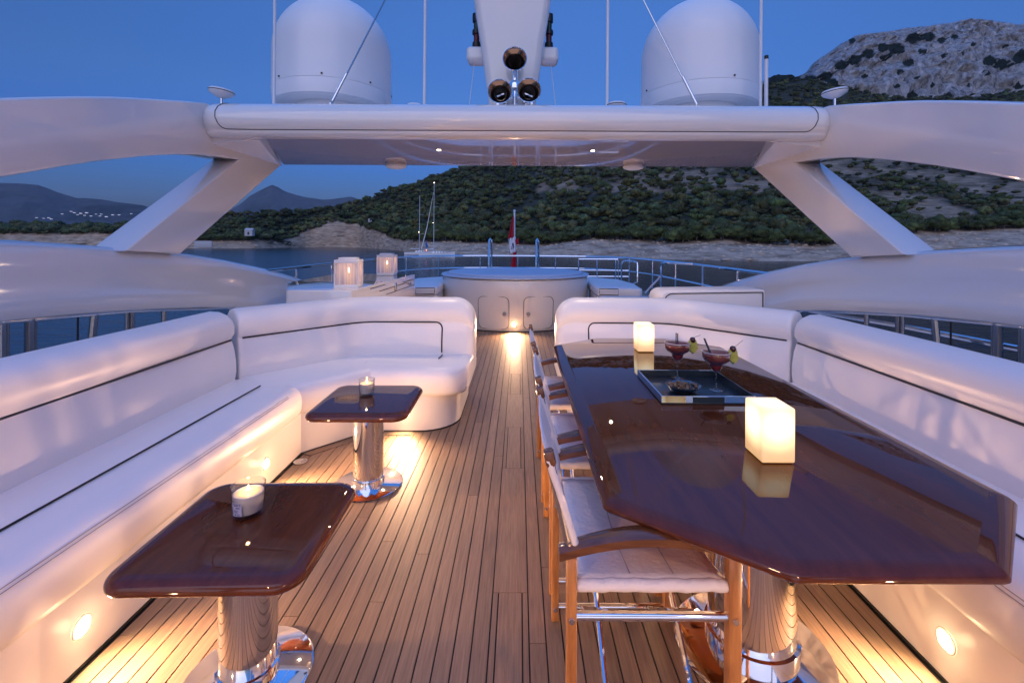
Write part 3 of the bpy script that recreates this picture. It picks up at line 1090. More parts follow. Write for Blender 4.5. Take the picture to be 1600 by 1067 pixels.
def path_frames(pts):
    pts = [Vector(p) for p in pts]
    fr = []
    for i, p in enumerate(pts):
        ns = []
        for a, b in ((i - 1, i), (i, i + 1)):
            if a < 0 or b >= len(pts): continue
            d = (pts[b] - pts[a]).normalized()
            ns.append(Vector((d.y, -d.x)))       # right-hand side = towards the deck for the left sofa
        n = sum(ns, Vector((0, 0))).normalized()
        k = 1 / max(0.3, n.dot(ns[0]))
        fr.append((p, n * k))
    return fr

def fillet(a, b, c, r, n=8):
    a, b, c = Vector(a), Vector(b), Vector(c)
    u, w = (a - b).normalized(), (c - b).normalized()
    p0, p1 = b + u * r, b + w * r
    return [tuple((1 - t) ** 2 * p0 + 2 * t * (1 - t) * b + t * t * p1) for t in [i / n for i in range(n + 1)]]

A_, B_, C_, D_ = (-2.06, -0.9), (-2.06, 3.51), (-1.38, 4.25), (-0.38, 4.25)
SEAT = [(-.06, .275), (.54, .275), (.562, .283), (.575, .31), (.578, .37), (.572, .42), (.55, .462), (.51, .484), (.45, .492), (.30, .488), (.12, .476), (.0, .468), (-.06, .465)]
BACK = [(-.02, .46), (-.012, .52), (-.016, .60), (-.030, .68), (-.048, .742), (-.056, .758), (-.050, .774), (-.032, .81), (-.030, .86), (-.045, .905), (-.085, .945), (-.14, .968), (-.21, .972), (-.28, .955), (-.335, .91), (-.36, .84), (-.365, .70), (-.365, .30), (-.02, .30)]

def dense(pts, step=0.12):
    out = []
    for a, b in zip(pts, pts[1:]):
        a, b = Vector(a), Vector(b)
        k = max(1, int((b - a).length / step))
        out += [tuple(a + (b - a) * i / k) for i in range(k)]
    return out + [tuple(pts[-1])]

def sweep(profile, pts, sx, end_round=None, start_round=None, wob=0.0):
    """end_round(profile, s) reshapes the profile at distance s before the last point"""
    fr = path_frames(pts)
    tot = [0]
    for a, b in zip(pts, pts[1:]):
        tot.append(tot[-1] + (Vector(b) - Vector(a)).length)
    rings = []
    for (p, n), s in zip(fr, tot):
        prof = profile
        if end_round: prof = end_round(prof, tot[-1] - s)
        if start_round: prof = start_round(prof, s)
        ring = []
        for (o, z) in prof:
            w = wob * noise.noise(Vector((p.x * 2.2 + sx * 9, p.y * 2.2, z * 3 + o))) if wob else 0
            ring.append((sx * (p.x + n.x * (o + w)), p.y + n.y * (o + w), z + w * 0.5))
        rings.append(ring)
    return rings

def seat_end(prof, s):
    Rr, r2 = 0.24, 0.05
    dx = Rr - math.sqrt(max(0, Rr * Rr - (Rr - min(s, Rr)) ** 2)) if s < Rr else 0
    dz = r2 - math.sqrt(max(0, r2 * r2 - (r2 - min(s, r2)) ** 2)) if s < r2 else 0
    k = dz / 0.22
    return [(o - dx * max(0, min(1, o / 0.6)), z + (0.37 - z) * k) for o, z in prof]
def puff(prof, s, r=0.035, cz=0.38, co=0.3):
    if s >= r: return prof
    d = r - math.sqrt(max(0, r * r - (r - s) ** 2))
    return [(o + (co - o) * d / 0.5 * 1.2, z + (cz - z) * d / 0.15 * 0.9) for o, z in prof]
def back_end(prof, s):
    Rr = 0.19
    dz = Rr - math.sqrt(max(0, Rr * Rr - (Rr - min(s, Rr)) ** 2)) if s < Rr else 0
    r2 = 0.07
    dx = r2 - math.sqrt(max(0, r2 * r2 - (r2 - min(s, r2)) ** 2)) if s < r2 else 0
    out = []
    for o, z in prof:
        t = max(0, (z - 0.46) / 0.51)
        out.append((o - dx * 0.75 if o > -.2 else o + dx, z - dz * t))
    return out
def back_joint(prof, s):
    r = 0.03
    if s >= r: return prof
    d = r - math.sqrt(max(0, r * r - (r - s) ** 2))
    return [((o - d * 0.5) if o > -.2 else o + d * 0.3, z - (d * 0.45 if z > .8 else 0)) for o, z in prof]

def endpts(pts, R_, k=7):
    """extra samples close to the last point so that round ends stay round"""
    a, b = Vector(pts[-2]), Vector(pts[-1])
    u = (a - b).normalized()
    ex = [tuple(b + u * (R_ * (1 - math.sin(PI / 2 * i / k)))) for i in range(k + 1)]
    return ex

def with_end(pts, R_, k=8):
    pts = [Vector(p) for p in pts]
    b = pts[-1]
    u = (pts[-2] - b).normalized()
    keep = [tuple(p) for p in pts if (p - b).length > R_ + 0.02]
    return keep + [tuple(b + u * (R_ * (1 - math.sin(PI / 2 * i / k)))) for i in range(k)] + [tuple(b)]
def with_start(pts, R_, k=5):
    return with_end(pts[::-1], R_, k)[::-1]

def offset_pt(fr, o):
    p, n = fr
    return (p.x + n.x * o, p.y + n.y * o)

def build_sofa(sx, label):
    t = thing('corner_sofa', label, 'sofa', (0, 0, 0))
    corner = fillet(B_, C_, D_, 0.14)
    longp = [A_, B_]
    cornp = [B_] + corner + [D_]
    # base panel, following the cushion line 3 cm further out
    fr = path_frames([A_, B_, C_, D_])
    front = [offset_pt(f_, 0.56) for f_ in fr]
    pe = (D_[0] - 0.08, front[-1][1])
    poly = [front[0], (front[1][0], 3.12), (front[1][0] - 0.02, 3.20), (front[1][0] + 0.03, 3.28), front[2]]
    poly = [front[0], front[1], front[2]]
    poly += arc_pts((pe[0] - 0.30, pe[1] + 0.30), 0.30, -PI / 2, 0, 8)
    poly += [(pe[0], 4.60), (-2.42, 4.60), (-2.42, A_[1])]
    b = MB().prism([(x * sx, y) for x, y in poly][::sx], 0.0, 0.285)
    b.obj('base', M['base'], t, angle=30)
    tb = MB().prism([(x * sx, y) for x, y in [(poly[0][0] + .006, poly[0][1])] + [(x + 0.005, y - 0.006) for x, y in poly[1:-3]] + poly[-3:]][::sx], 0.0, 0.009)
    tb.obj('toe_seal', M['caulk'], t)
    # seat cushions
    B2 = (B_[0], B_[1] - 0.004)
    pts = with_end(dense([A_, B2], 0.2), 0.02, 3)
    fj = path_frames([A_, B_, C_])[1][1]
    # long cushion ends on the mitre line: shear the end points per offset
    rings = []
    ys = list(np.arange(A_[1], 3.2, 0.2))
    miter = lambda o: B_[1] + fj.y * o
    for i, u in enumerate([0, .1, .2, .3, .4, .5, .6, .7, .8, .88, .94, .975, .99, 1.0]):
        ring = []
        sd_ = (1 - u) * 4.4
        k = 0.0 if sd_ > 0.05 else (0.05 - math.sqrt(max(0, .0025 - (0.05 - sd_) ** 2)))
        for o, z in SEAT:
            y1 = miter(o) - 0.003
            zz = z + (0.38 - z) * k * 3.0
            oo = o + (0.3 - o) * k * 0.5
            w = 0.006 * noise.noise(Vector((sx * 5, u * 9, o * 3)))
            ring.append((sx * (-2.06 + oo), A_[1] + (y1 - A_[1]) * u, zz + w))
        rings.append(ring)
    MB().loft(rings).obj('seat_cushion', M['vinyl'], t, angle=50)
    cp = [B_] + corner + [D_[0] and (D_[0], D_[1])]
    cpd = [B_, tuple(Vector(B_) + (Vector(C_) - Vector(B_)).normalized() * 0.012), tuple(Vector(B_) + (Vector(C_) - Vector(B_)).normalized() * 0.05)] + dense([corner[0]], 1) + corner[1:] + dense([corner[-1], (-0.64, 4.25)], .1)[1:]
    cpd = with_end(cpd + [D_], 0.24, 9)
    MB().loft(sweep(SEAT, cpd, sx, seat_end, lambda p, s: p if s > 0.04 else [(o, z + (0.38 - z) * 0.16 * (1 - s / 0.04) ** 2) for o, z in p], wob=0.004)).obj('seat_cushion', M['vinyl'], t, angle=50)
    # back cushions
    pts = with_end(dense([A_, (B_[0], B_[1] - 0.004)], 0.25), 0.05, 5)
    MB().loft(sweep(BACK, pts, sx, back_joint, wob=0.010)).obj('back_cushion', M['vinyl'], t, angle=50)
    pts = [B_] + [tuple(Vector(B_) + (Vector(C_) - Vector(B_)).normalized() * q) for q in (.006, .018, .035, .05, .2, .45)] + corner + dense([corner[-1], (-0.6, 4.25)], 0.1)[1:] + [D_]
    pts = with_end(pts, 0.19, 9)
    MB().loft(sweep(BACK, pts, sx, back_end, back_joint, wob=0.008)).obj('back_cushion', M['vinyl'], t, angle=50)
    # piping: groove at 0.758 along the back, rounding down before the end
    def line(path, o, z, r, name, m, seg=6):
        frs = path_frames(path)
        p = [(sx * (p_.x + n_.x * o), p_.y + n_.y * o, z) for p_, n_ in frs]
        return MB().tube(p, r, seg).obj(name, m, t)
    line(dense([A_, (B_[0], B_[1] - 0.03)], .5), -.050, .758, 0.0065, 'piping', M['pipe'])
    pc = [tuple(Vector(B_) + (Vector(C_) - Vector(B_)).normalized() * 0.03)] + corner + [(-0.73, 4.25)]
    frs = path_frames(pc)
    p3 = [(sx * (p_.x - n_.x * .050), p_.y - n_.y * .050, .758) for p_, n_ in frs]
    for i in range(1, 8):
        a = PI / 2 * i / 7
        zz = .758 - 0.06 * (1 - math.cos(a))
        p3.append((sx * (-0.73 + 0.06 * math.sin(a)), 4.25 + np.interp(zz, [.52, .60, .68, .742, .758], [.012, .016, .030, .048, .052]) - .002, zz))
    for zz in (.66, .60, .54, .49):
        p3.append((sx * -0.67, 4.25 + np.interp(zz, [.52, .60, .68, .742], [.010, .013, .027, .045]), zz))
    MB().tube(p3, 0.0065, 6).obj('piping', M['pipe'], t)
    MB().tube([(sx * -0.66, 4.235, .474), (sx * -0.655, 4.1, .488), (sx * -0.66, 4.04, .490)], 0.005, 6).obj('piping', M['pipe'], t)
    # dark tape along the long seat
    MB().tube([(sx * -1.76, y, .4915 + .0025) for y in (-.85, 0, 1, 2, 3, 3.24)], 0.0045, 6).obj('piping', M['pipe'], t)
    # stitched double seam on the seat front and vertical seams
    for zz, oo in ((.450, .5585), (.460, .5515)):
        MB().tube([(sx * (-2.06 + oo), y, zz) for y in (-.85, 1, 2, 3.12)], 0.0016, 4).obj('stitching', M['seam'], t)
    vs = [(o, z) for o, z in BACK if .46 <= z and o > -.3]
    frc = path_frames([B_, C_, D_])[1]
    MB().tube([(sx * (frc[0].x - 0.02 + frc[1].x * (o + .001) * 1), frc[0].y + 0.0 + frc[1].y * (o - .034), z) for o, z in vs[1:-2]], 0.0016, 4).obj('stitching', M['seam'], t)
    return t
build_sofa(-1 * -1, 'long white upholstered corner sofa with coffee tables in front')
build_sofa(-1, 'white upholstered corner sofa wrapping the long dining table')

# margin boards and drain at the base line
mg = MB()
frm = path_frames([A_, B_, C_, D_])
fo_ = [offset_pt(f_, 0.566) for f_ in frm]
fi_ = [offset_pt(f_, 0.636) for f_ in frm]
for sx in (1, -1):
    for (a, b_, c_, d_) in [(fo_[1], fo_[2], fi_[2], fi_[1]), (fo_[2], (-0.80, fo_[3][1]), (-0.80, fi_[3][1]), fi_[2])]:
        cx_ = sum(q[0] for q in (a, b_, c_, d_)) / 4
        cy_ = sum(q[1] for q in (a, b_, c_, d_)) / 4
        sh = [(sx * (q[0] + (cx_ - q[0]) * .01), q[1] + (cy_ - q[1]) * .03) for q in (a, b_, c_, d_)]
        bl = [(sx * q[0], q[1] - 0.002) for q in (a, b_, c_, d_)]
        MB().prism(bl[::sx], -0.004, 0.0016).obj('margin_seam', M['caulk'], deck, smooth=False)
        MB().prism(sh[::sx], -0.004, 0.0034).obj('margin_board', M['teak'], deck, smooth=False)
    dr = thing('deck_drain', 'round steel drain grille in the deck corner by the %s sofa' % ('left' if sx > 0 else 'right'), 'drain', (sx * -1.445, 3.17, 0.0036))
    MB().lathe([(0.045, 0), (0.045, 0.003), (0.034, 0.0035), (0.034, 0.001), (0, 0.001)], seg=20).obj('rim', M['steel'], dr)
    g = MB()
    for k in range(-2, 3):
        g.box((k * 0.012 - .003, -0.028, 0.0012), (k * 0.012 + .003, 0.028, 0.003))
    g.obj('grille', M['steel'], dr, smooth=False)

# ------------------------------------------------------------------ courtesy lights
def courtesy(loc, inward, label, e=1.0):
    t = thing('courtesy_light', label, 'light', loc, math.atan2(inward[1], inward[0]), group='courtesy lights low on the panels')
    MB().lathe([(0.036, 0.0), (0.036, 0.003), (0.024, 0.004)], axis='X', seg=28).obj('bezel', M['gelcoat'], t)
    MB().tube([(.0015, .0375 * math.cos(a), .0375 * math.sin(a)) for a in np.linspace(0, 2 * PI, 33)[:-1]], .0013, 4, closed=True).obj('gasket', M['seam'], t)
    MB().lathe([(0.024, 0.0035), (0.021, 0.010), (0.012, 0.015), (0, 0.017)], axis='X', seg=20).obj('lens', M['lens'], t)
    point_light('lamp', (0.07, 0, -0.0), 0.03 * e, WARM, 0.02, t)
    point_light('spill', (0.022, 0, 0.0), 20.0 * e, (1.0, 0.56, 0.31), 0.02, t, spot=156, aim=(1, 0, 0.25))
    point_light('beam', (0.030, 0, -0.0), 2.8 * e, WARM, 0.015, t, spot=122, aim=(0.66, 0, -0.75))
    return t
xb = 2.06 - 0.56
courtesy((-xb + .001, 1.64, .143), (1, 0), 'lit courtesy light on the left sofa base, nearest to the camera')
courtesy((-xb + .001, 2.83, .150), (1, 0), 'lit courtesy light on the left sofa base between the coffee tables')
courtesy((-0.855, 4.25 - 0.56 - 0.001, .14), (0, -1), 'lit courtesy light on the far left sofa front above the deck')
courtesy((-xb + .001, .42, .145), (1, 0), 'lit courtesy light on the left sofa base beside the viewpoint', 0.45)
courtesy((xb - .001, .40, .145), (-1, 0), 'lit courtesy light on the right sofa base beside the viewpoint', 0.45)
courtesy((xb - .001, 1.60, .143), (-1, 0), 'lit courtesy light on the right sofa base behind the dining table')
courtesy((xb - .001, 2.83, .150), (-1, 0), 'second courtesy light on the right sofa base, hidden past the dining table')
courtesy((0.855, 4.25 - 0.56 - 0.001, .14), (0, -1), 'courtesy light on the far right sofa front behind the dining table')

# ------------------------------------------------------------------ hot tub with hatches
TC, TR = Vector((-0.04, 9.12)), 1.37
tub = thing('hot_tub', 'large round white hot tub at the end of the deck with two hatches', 'hot tub', (TC.x, TC.y, 0))
MB().lathe([(TR - .02, 0), (TR, 0.03), (TR + .015, .3), (TR + .03, .6), (TR + .035, .80), (TR + .02, .85), (TR - .02, .862), (0.6, .862), (0, .862)], seg=96).obj('shell', M['gelcoat'], tub, angle=40)
MB().lathe([(TR + .0, .864), (TR + .045, .868), (TR + .055, .885), (TR + .04, .90), (TR - .05, .906), (TR - .06, .87)], seg=96).obj('rim', M['cover'], tub, angle=50)
MB().lathe([(TR - .065, .872), (TR - .065, .918), (TR - .085, .934), (TR - .3, .942), (0, .955)], seg=72).obj('cover', M['cover'], tub, angle=50)
MB().lathe([(TR + 0.01, 0.0), (TR + 0.012, 0.012), (TR - .02, .013)], seg=72).obj('toe_seal', M['caulk'], tub)
def curved_patch(a0, a1, z0, z1, r, dr_, rad, name, m, parent, frame=False, w=0.008):
    """rounded rectangle bent round the tub; angle measured from -Y"""
    L = (a1 - a0) * r
    pts = round_poly([(0, z0), (L, z0), (L, z1), (0, z1)], rad, 6)
    def P(s, z, rr):
        a = a0 + s / r
        rz = rr + np.interp(z, [0.03, .3, .6, .8], [0, .015, .03, .035])
        return (rz * math.sin(a), -rz * math.cos(a), z)
    b = MB()
    if frame:
        n = len(pts)
        cx, cz = L / 2, (z0 + z1) / 2
        ring = [P(s, z, r + dr_) for s, z in pts]
        b.tube(ring, w / 2, 6, closed=True)
    else:
        k = 10
        rings = []
        for i in range(k + 1):
            s = L * i / k
            ed = 0
            if s < rad: ed = rad - math.sqrt(max(0, rad * rad - (rad - s) ** 2))
            if s > L - rad: ed = rad - math.sqrt(max(0, rad * rad - (s - L + rad) ** 2))
            rings.append([P(s, z0 + ed, r + dr_), P(s, z0 + ed + (z1 - z0 - 2 * ed) * .33, r + dr_), P(s, z0 + ed + (z1 - z0 - 2 * ed) * .66, r + dr_), P(s, z1 - ed, r + dr_)])
        b.loft(rings, closed=False, caps=False)
    return b.obj(name, m, parent)
for (xa, xc, kx) in ((-0.60, -0.09, 1), (0.15, 0.64, -1)):
    a0, a1 = math.asin((xa) / TR), math.asin((xc) / TR)
    h = curved_patch(a0, a1, 0.05, 0.585, TR, 0.004, 0.09, 'hatch', M['gelcoat'], tub)
    curved_patch(a0, a1, 0.05, 0.585, TR, 0.005, 0.09, 'hatch_seam', M['pipe'], h, frame=True, w=0.008)
    ak = a1 - 0.055 if kx > 0 else a0 + 0.055
    rr = TR + .03
    kn = MB().lathe([(0, -.03), (.034, -.03), (.036, -.022), (.02, -.012), (.02, 0)], (rr * math.sin(ak), -rr * math.cos(ak), .31), 16, axis='Y')
    kn.obj('latch', M['chrome'], h)
t = courtesy((-0.045, TC.y - TR - 0.008, .125), (0, -1), 'lit courtesy light on the hot tub front between the two hatches', 1.9)
# recessed strips of sunpad either side of the tub
def sunpad(sx, label):
    t = thing('sun_pad', label, 'sun pad', (0, 0, 0), group='sun pads beside the hot tub')
    xi, xo = 1.33, 2.05
    f_ = lambda x, y: (sx * x, y)
    poly = [(xi, 7.75), (xo, 7.6), (xo + .1, 8.6), (xo + .02, 9.6), (xi + .1, 10.3), (xi + .04, 9.0)]
    poly = round_poly(poly, .07, 4)
    MB().prism([f_(*q) for q in poly][::-sx], 0.0, 0.60).obj('plinth', M['gelcoat'], t)
    MB().prism([f_(*q) for q in poly][::-sx], 0.602, 0.745, bev=0.03).obj('cushion', M['vinyl'], t, angle=50)
    MB().tube([(sx * (xi + .02), 7.66, .66), (sx * (xi + .02), 7.66, .74), (sx * (xi + .32), 7.60, .74), (sx * (xi + .32), 7.60, .64), (sx * (xi + .02), 7.66, .64)], .007, 6).obj('strap', M['pipe'], t)
    return t
sunpad(1, 'blue-white sun pad on the right of the hot tub')
sunpad(-1, 'blue-white sun pad on the left of the hot tub behind the lanterns')
pd = thing('low_sun_pad', 'low blue-lit pad behind the right sofa, beside the tub', 'sun pad', (0, 0, 0))
MB().prism(round_poly([(0.95, 6.0), (2.3, 6.0), (2.35, 7.35), (1.3, 7.35)], .1, 4), 0.0, 0.5).obj('plinth', M['gelcoat'], pd)
MB().prism(round_poly([(0.95, 6.0), (2.3, 6.0), (2.35, 7.35), (1.3, 7.35)], .1, 4), 0.502, 0.66, bev=.03).obj('cushion', M['vinyl'], pd, angle=50)

# bolster backrest behind the right sofa
bl = thing('bolster', 'white backrest bolster with dark piping behind the right sofa', 'cushion', (0, 0, 0))
poly = round_poly([(0, .5), (1.13, .5), (1.13, 1.005), (0, .985)], [0.02, .02, .03, .11], 6)
b = MB()
b.prism([(q[0] + 1.53, q[1]) for q in poly], 0, 0.42, bev=.02)
vv = [(x, 4.98 + z, y) for x, y, z in b.v]
mobj('cushion', vv, b.f, M['vinyl'], bl, angle=50)
ring = [(q[0] + 1.53, 4.975, q[1]) for q in round_poly([(0.05, .5), (1.10, .5), (1.10, .975), (0.05, .955)], [0.01, .01, .012, .09], 6)]
MB().tube(ring, .0055, 6, closed=True).obj('piping', M['pipe'], bl)

# bar cabinet behind the left sofa
cab = thing('bar_cabinet', 'white bar cabinet behind the left sofa carrying two lanterns', 'cabinet', (0, 0, 0))
cp_ = round_poly([(-2.32, 4.72), (-1.66, 4.72), (-1.56, 7.15), (-2.75, 7.15), (-2.75, 5.6)], [.06, .02, .015, .02, .1], 4)
MB().prism(cp_, 0.0, 1.0, bev=.012).obj('body', M['gelcoat'], cab)
def onside(y, z, k=0.0):       # a point on the cabinet's inner side
    return (-1.66 + (y - 4.72) / (7.15 - 4.72) * 0.10 + k, y, z)
for (y0, y1, z) in [(5.25, 5.75, .965), (6.5, 7.05, .93), (5.8, 7.1, .84), (5.55, 6.7, .905)]:
    MB().tube([onside(y0, z, .001), onside(y1, z, .001)], .0045, 4).obj('panel_gap', M['pipe'], cab)
hq = onside(6.15, .90, .012)
MB().box((hq[0] - .012, hq[1] - .03, hq[2] - .05), (hq[0] + .010, hq[1] + .03, hq[2] + .05), .006).obj('handle', M['steel'], cab)
for k, (yy, zz) in enumerate([(6.75, .89), (6.82, .87), (6.88, .885), (6.9, .86)]):
    a, b_ = onside(yy, zz - .012, .002), onside(yy + .035, zz + .012, .002)
    MB().tube([a, b_], .004, 4).obj('vent_mark', M['pipe'], cab)

# lanterns
def lantern(loc, label, rz):
    t = thing('lantern', label, 'lantern', loc, rz, group='lanterns on the bar cabinet')
    w, h = 0.125, 0.31
    fr = MB()
    fr.box((-w, -w, 0), (w, w, .035), .004)
    fr.box((-w, -w, h - .045), (w, w, h - .01), .004)
    for a in (-1, 1):
        for b_ in (-1, 1):
            fr.box((a * w - a * .012, b_ * w - b_ * .012, .035), (a * w, b_ * w, h - .045))
    fr.obj('frame', M['lantern'], t)
    MB().box((-w * .72, -w * .72, h - .01), (w * .72, w * .72, h + .012), .004).obj('lid', M['lantern'], t)
    s = w - .006
    for (p0, p1) in (((-s, -s), (s, -s)), ((s, -s), (s, s)), ((s, s), (-s, s)), ((-s, s), (-s, -s))):
        MB().add([(p0[0], p0[1], .036), (p1[0], p1[1], .036), (p1[0], p1[1], h - .046), (p0[0], p0[1], h - .046)], [(0, 1, 2, 3)]).obj('gauze_panel', M['gauze'], t)
    MB().tube([(-w + .02, -.02, h + .012), (-w - .03, -.03, h - .05), (-w - .045, -.02, h - .12), (-w - .02, .02, h - .06), (-w + .03, .03, h + .016)], .007, 6).obj('rope_handle', M['rope'], t)
    c = MB().lathe([(0, .036), (.04, .036), (.042, .15), (.036, .157), (0, .152)], seg=20).obj('candle', M['waxglow'], t)
    MB().lathe([(0, .16), (.006, .17), (.0075, .18), (.004, .2), (0, .212)], seg=10).obj('flame', M['flame'], c)
    point_light('candle_lamp', (0, 0, .20), 0.09, (1.0, 0.55, 0.30), .012, t)
    return t
lantern((-1.815, 5.07, 1.0), 'nearer white lantern with rope handle and lit candle', .12)
lantern((-1.93, 6.95, 1.0), 'farther white lantern with lit candle at the cabinet end', .05)

# ------------------------------------------------------------------ stern rail
rail = thing('stern_rail', 'polished steel guard rail curving round the stern', 'railing', (0, 0, 0))
def rail_path(z):
    half = [(3.12, 5.4), (3.12, 6.6), (3.1, 7.8), (3.05, 9.0), (2.95, 10.2), (2.7, 11.3), (2.2, 12.1), (1.5, 12.5), (0.7, 12.65), (0, 12.68)]
    pts = [(x, y, z) for x, y in half] + [(-x, y, z) for x, y in half[-2::-1]]
    out = []
    n = len(pts)
    for i in range(n - 1):       # Catmull-Rom
        p0, p1, p2, p3 = [Vector(pts[max(0, min(n - 1, k))]) for k in (i - 1, i, i + 1, i + 2)]
        for j in range(5):
            u = j / 5
            out.append(0.5 * ((2 * p1) + (p2 - p0) * u + (2 * p0 - 5 * p1 + 4 * p2 - p3) * u * u + (3 * p1 - p0 - 3 * p2 + p3) * u ** 3))
    return out + [Vector(pts[-1])]
RP = rail_path(1.12)
MB().tube(RP, .024, 10).obj('top_rail', M['chrome'], rail)
MB().tube([(p.x, p.y, .80) for p in RP], .014, 8).obj('middle_rail', M['chrome'], rail)
acc, last = 0, None
for i, p in enumerate(RP):
    if last is not None: acc += (p - last).length
    if last is None or acc > 0.98:
        acc = 0
        MB().tube([(p.x, p.y, .36), (p.x, p.y, 1.10)], .017, 8).obj('post', M['chrome'], rail)
    last = p
sg = thing('stair_guard', 'steel stair guard rails between the tub and the stern rail', 'railing', (0, 0, 0))
MB().tube([(1.43, 10.95, 1.10), (2.35, 10.95, 1.10)], .018, 8).obj('top_rail', M['chrome'], sg)
MB().tube([(1.43, 10.95, .84), (2.6, 10.95, .84)], .014, 8).obj('middle_rail', M['chrome'], sg)
MB().tube([(1.43, 10.95, .70), (2.6, 10.95, .70)], .014, 8).obj('lower_rail', M['chrome'], sg)
for x in (1.43, 1.86, 2.30, 2.36):
    MB().tube([(x, 10.95, .45), (x, 10.95, 1.10)], .016, 8).obj('post', M['chrome'], sg)
MB().tube([(2.36, 10.6, .5), (2.36, 10.6, 1.0), (2.37, 10.55, 1.07), (2.42, 10.4, 1.10), (2.52, 10.1, 1.09), (2.56, 10.0, 1.06), (2.56, 9.98, 1.0), (2.56, 9.98, .66), (2.48, 10.1, .60)], .02, 8).obj('looped_handrail', M['chrome'], sg)
hr = thing('handrail', 'bent steel handrail running down beside the right sun pad', 'railing', (0, 0, 0))
MB().tube([(2.62, 8.5, .40), (2.62, 8.5, 1.05), (2.63, 8.48, 1.12), (2.70, 8.4, 1.14), (3.05, 8.1, 1.13)], .022, 8).obj('post', M['chrome'], hr)
MB().tube([(2.62, 8.5, .90), (2.34, 8.55, .58)], .018, 8).obj('brace', M['chrome'], hr)
for (xx, lab) in ((-0.74, 'left steel grab handle rising at the stern beside the flag'), (0.52, 'right steel grab handle rising at the stern beside the flag')):
    g = MB().tube([(xx - .03, 12.45, .45), (xx - .03, 12.45, 1.48), (xx - .025, 12.47, 1.54), (xx, 12.5, 1.575), (xx + .03, 12.54, 1.54), (xx + .035, 12.56, 1.48), (xx + .035, 12.56, .45)], .025, 8).obj('grab_handle', M['chrome'])
    tag(g, lab, 'handle', 'grab handles at the stern')
fp = thing('flagpole', 'white flagpole at the stern centre', 'flagpole', (-0.10, 12.9, 0))
MB().tube([(0, 0, .4), (-.0, .05, 2.34)], [.035, .024], 10).obj('pole', M['antenna'], fp)
MB().lathe([(0, 0), (.035, 0), (.038, .02), (.02, .045), (0, .05)], (0, .05, 2.34), 12).obj('cap', M['antenna'], fp)
fl = thing('ensign', 'red ensign hanging limp and folded from the flagpole', 'flag', (-0.10, 12.85, 0))
def cloth(z0, z1, w0, w1, x0, m, name, ph, parent):
    rings = []
    for j in range(13):
        u = j / 12
        z = z0 + (z1 - z0) * u
        w = w0 + (w1 - w0) * u
        rings.append([(x0 - w * k / 8 + .012 * math.sin(ph + k * 1.1), .05 * math.sin(k * 1.6 + ph + u * 2) * (0.4 + w * 2), z - 0.05 * (k / 8)) for k in range(9)])
    o = MB().loft(rings, closed=False, caps=False).obj(name, m, parent, angle=180)
    md = o.modifiers.new('t', 'SOLIDIFY')
    md.thickness = .004
    return o
cloth(2.20, 1.62, .05, .17, -.02, M['red'], 'red_field', 0.3, fl)
cloth(1.64, 1.22, .19, .12, .03, M['white'], 'white_cross', 1.4, fl)
cloth(1.50, 1.34, .07, .07, .0, M['navy'], 'blue_quarter', 2.4, fl)
cloth(1.60, 1.46, .10, .05, .11, M['red'], 'red_cross', 1.1, fl)
cloth(1.24, .80, .07, .14, .05, M['red'], 'lower_field', 2.0, fl)

# ------------------------------------------------------------------ side coamings
def yz(a, b, xr=3.03):
    """depth and height of a photo point lying in the side plane (left half)"""
    d = xr * F / (811 - a)
    return d, CH - (b - 378) * d / F
CT = [(-1.5, 1.44), (0.5, 1.50), (1.8, 1.52), (2.73, 1.511), (3.36, 1.468), (4.25, 1.405), (5.0, 1.30), (5.8, 1.165), (6.5, 1.02), (7.07, .875), (7.3, .80)]
CB = [(-1.5, 1.0), (1.8, 1.04), (2.73, 1.026), (3.65, .955), (4.9, .81), (5.4, .66), (6.06, .50), (7.07, .42), (7.3, .42)]
def coaming(sx, label):
    t = thing('side_coaming', label, 'coaming', (0, 0, 0))
    rings = []
    for y in [-1.5, 0, 1, 2, 2.5, 3, 3.5, 4, 4.5, 5, 5.4, 5.8, 6.2, 6.6, 6.9, 7.1, 7.22, 7.3]:
        zt, zb = np.interp(y, [a for a, _ in CT], [b for _, b in CT]), np.interp(y, [a for a, _ in CB], [b for _, b in CB])
        h = zt - zb
        k = 1 if y < 6.9 else max(0.15, 1 - ((y - 6.9) / 0.42) ** 2)
        pr = [(.05, .0), (.0, .0), (-.012, .02), (0.004, .27), (.016, .30), (.024, .55), (.05, .82), (.08, .92), (.13, .98), (.19, 1.0), (.26, .97), (.31, .88), (.34, .6), (.34, .0)]
        rings.append([(sx * (3.0 + o * k + (1 - k) * .1), y, zb + h * q) for o, q in pr])
    MB().loft(rings).obj('panel', M['gelcoat'], t, angle=60)
    MB().tube([(sx * 3.02, y, np.interp(y, [a for a, _ in CB], [b for _, b in CB]) - .012) for y in (-1.5, 0, 1.8, 2.73, 3.65, 4.9, 5.6)], .014, 8).obj('rubber_edge', M['steel'], t)
    # stanchions carrying it
    for (a, r_, k) in [(12, .022, 0), (19, .012, 0), (55, .026, 0), (62, .012, 0), (129, .006, 0), (155, .024, -.07), (205, .014, 0), (212, .02, 0), (262, .02, 0)]:
        y = 3.03 * F / (811 - a)
        z = np.interp(y, [q for q, _ in CB], [q for _, q in CB])
        MB().tube([(sx * 3.03, y + k, .36), (sx * 3.03, y, z - .005)], r_, 8).obj('stanchion', M['darksteel'] if r_ > .01 else M['black'], t)
    for y in (0.2, 1.0, 1.8):
        MB().tube([(sx * 3.03, y, .36), (sx * 3.03, y, 1.03)], .024, 8).obj('stanchion', M['darksteel'], t)
    if sx > 0: MB().tube([(sx * 3.3, -1.5, .86), (sx * 3.3, 2, .84), (sx * 3.28, 4, .80), (sx * 3.2, 5.6, .74)], .022, 8).obj('outer_rail', M['chrome'], t)
    return t
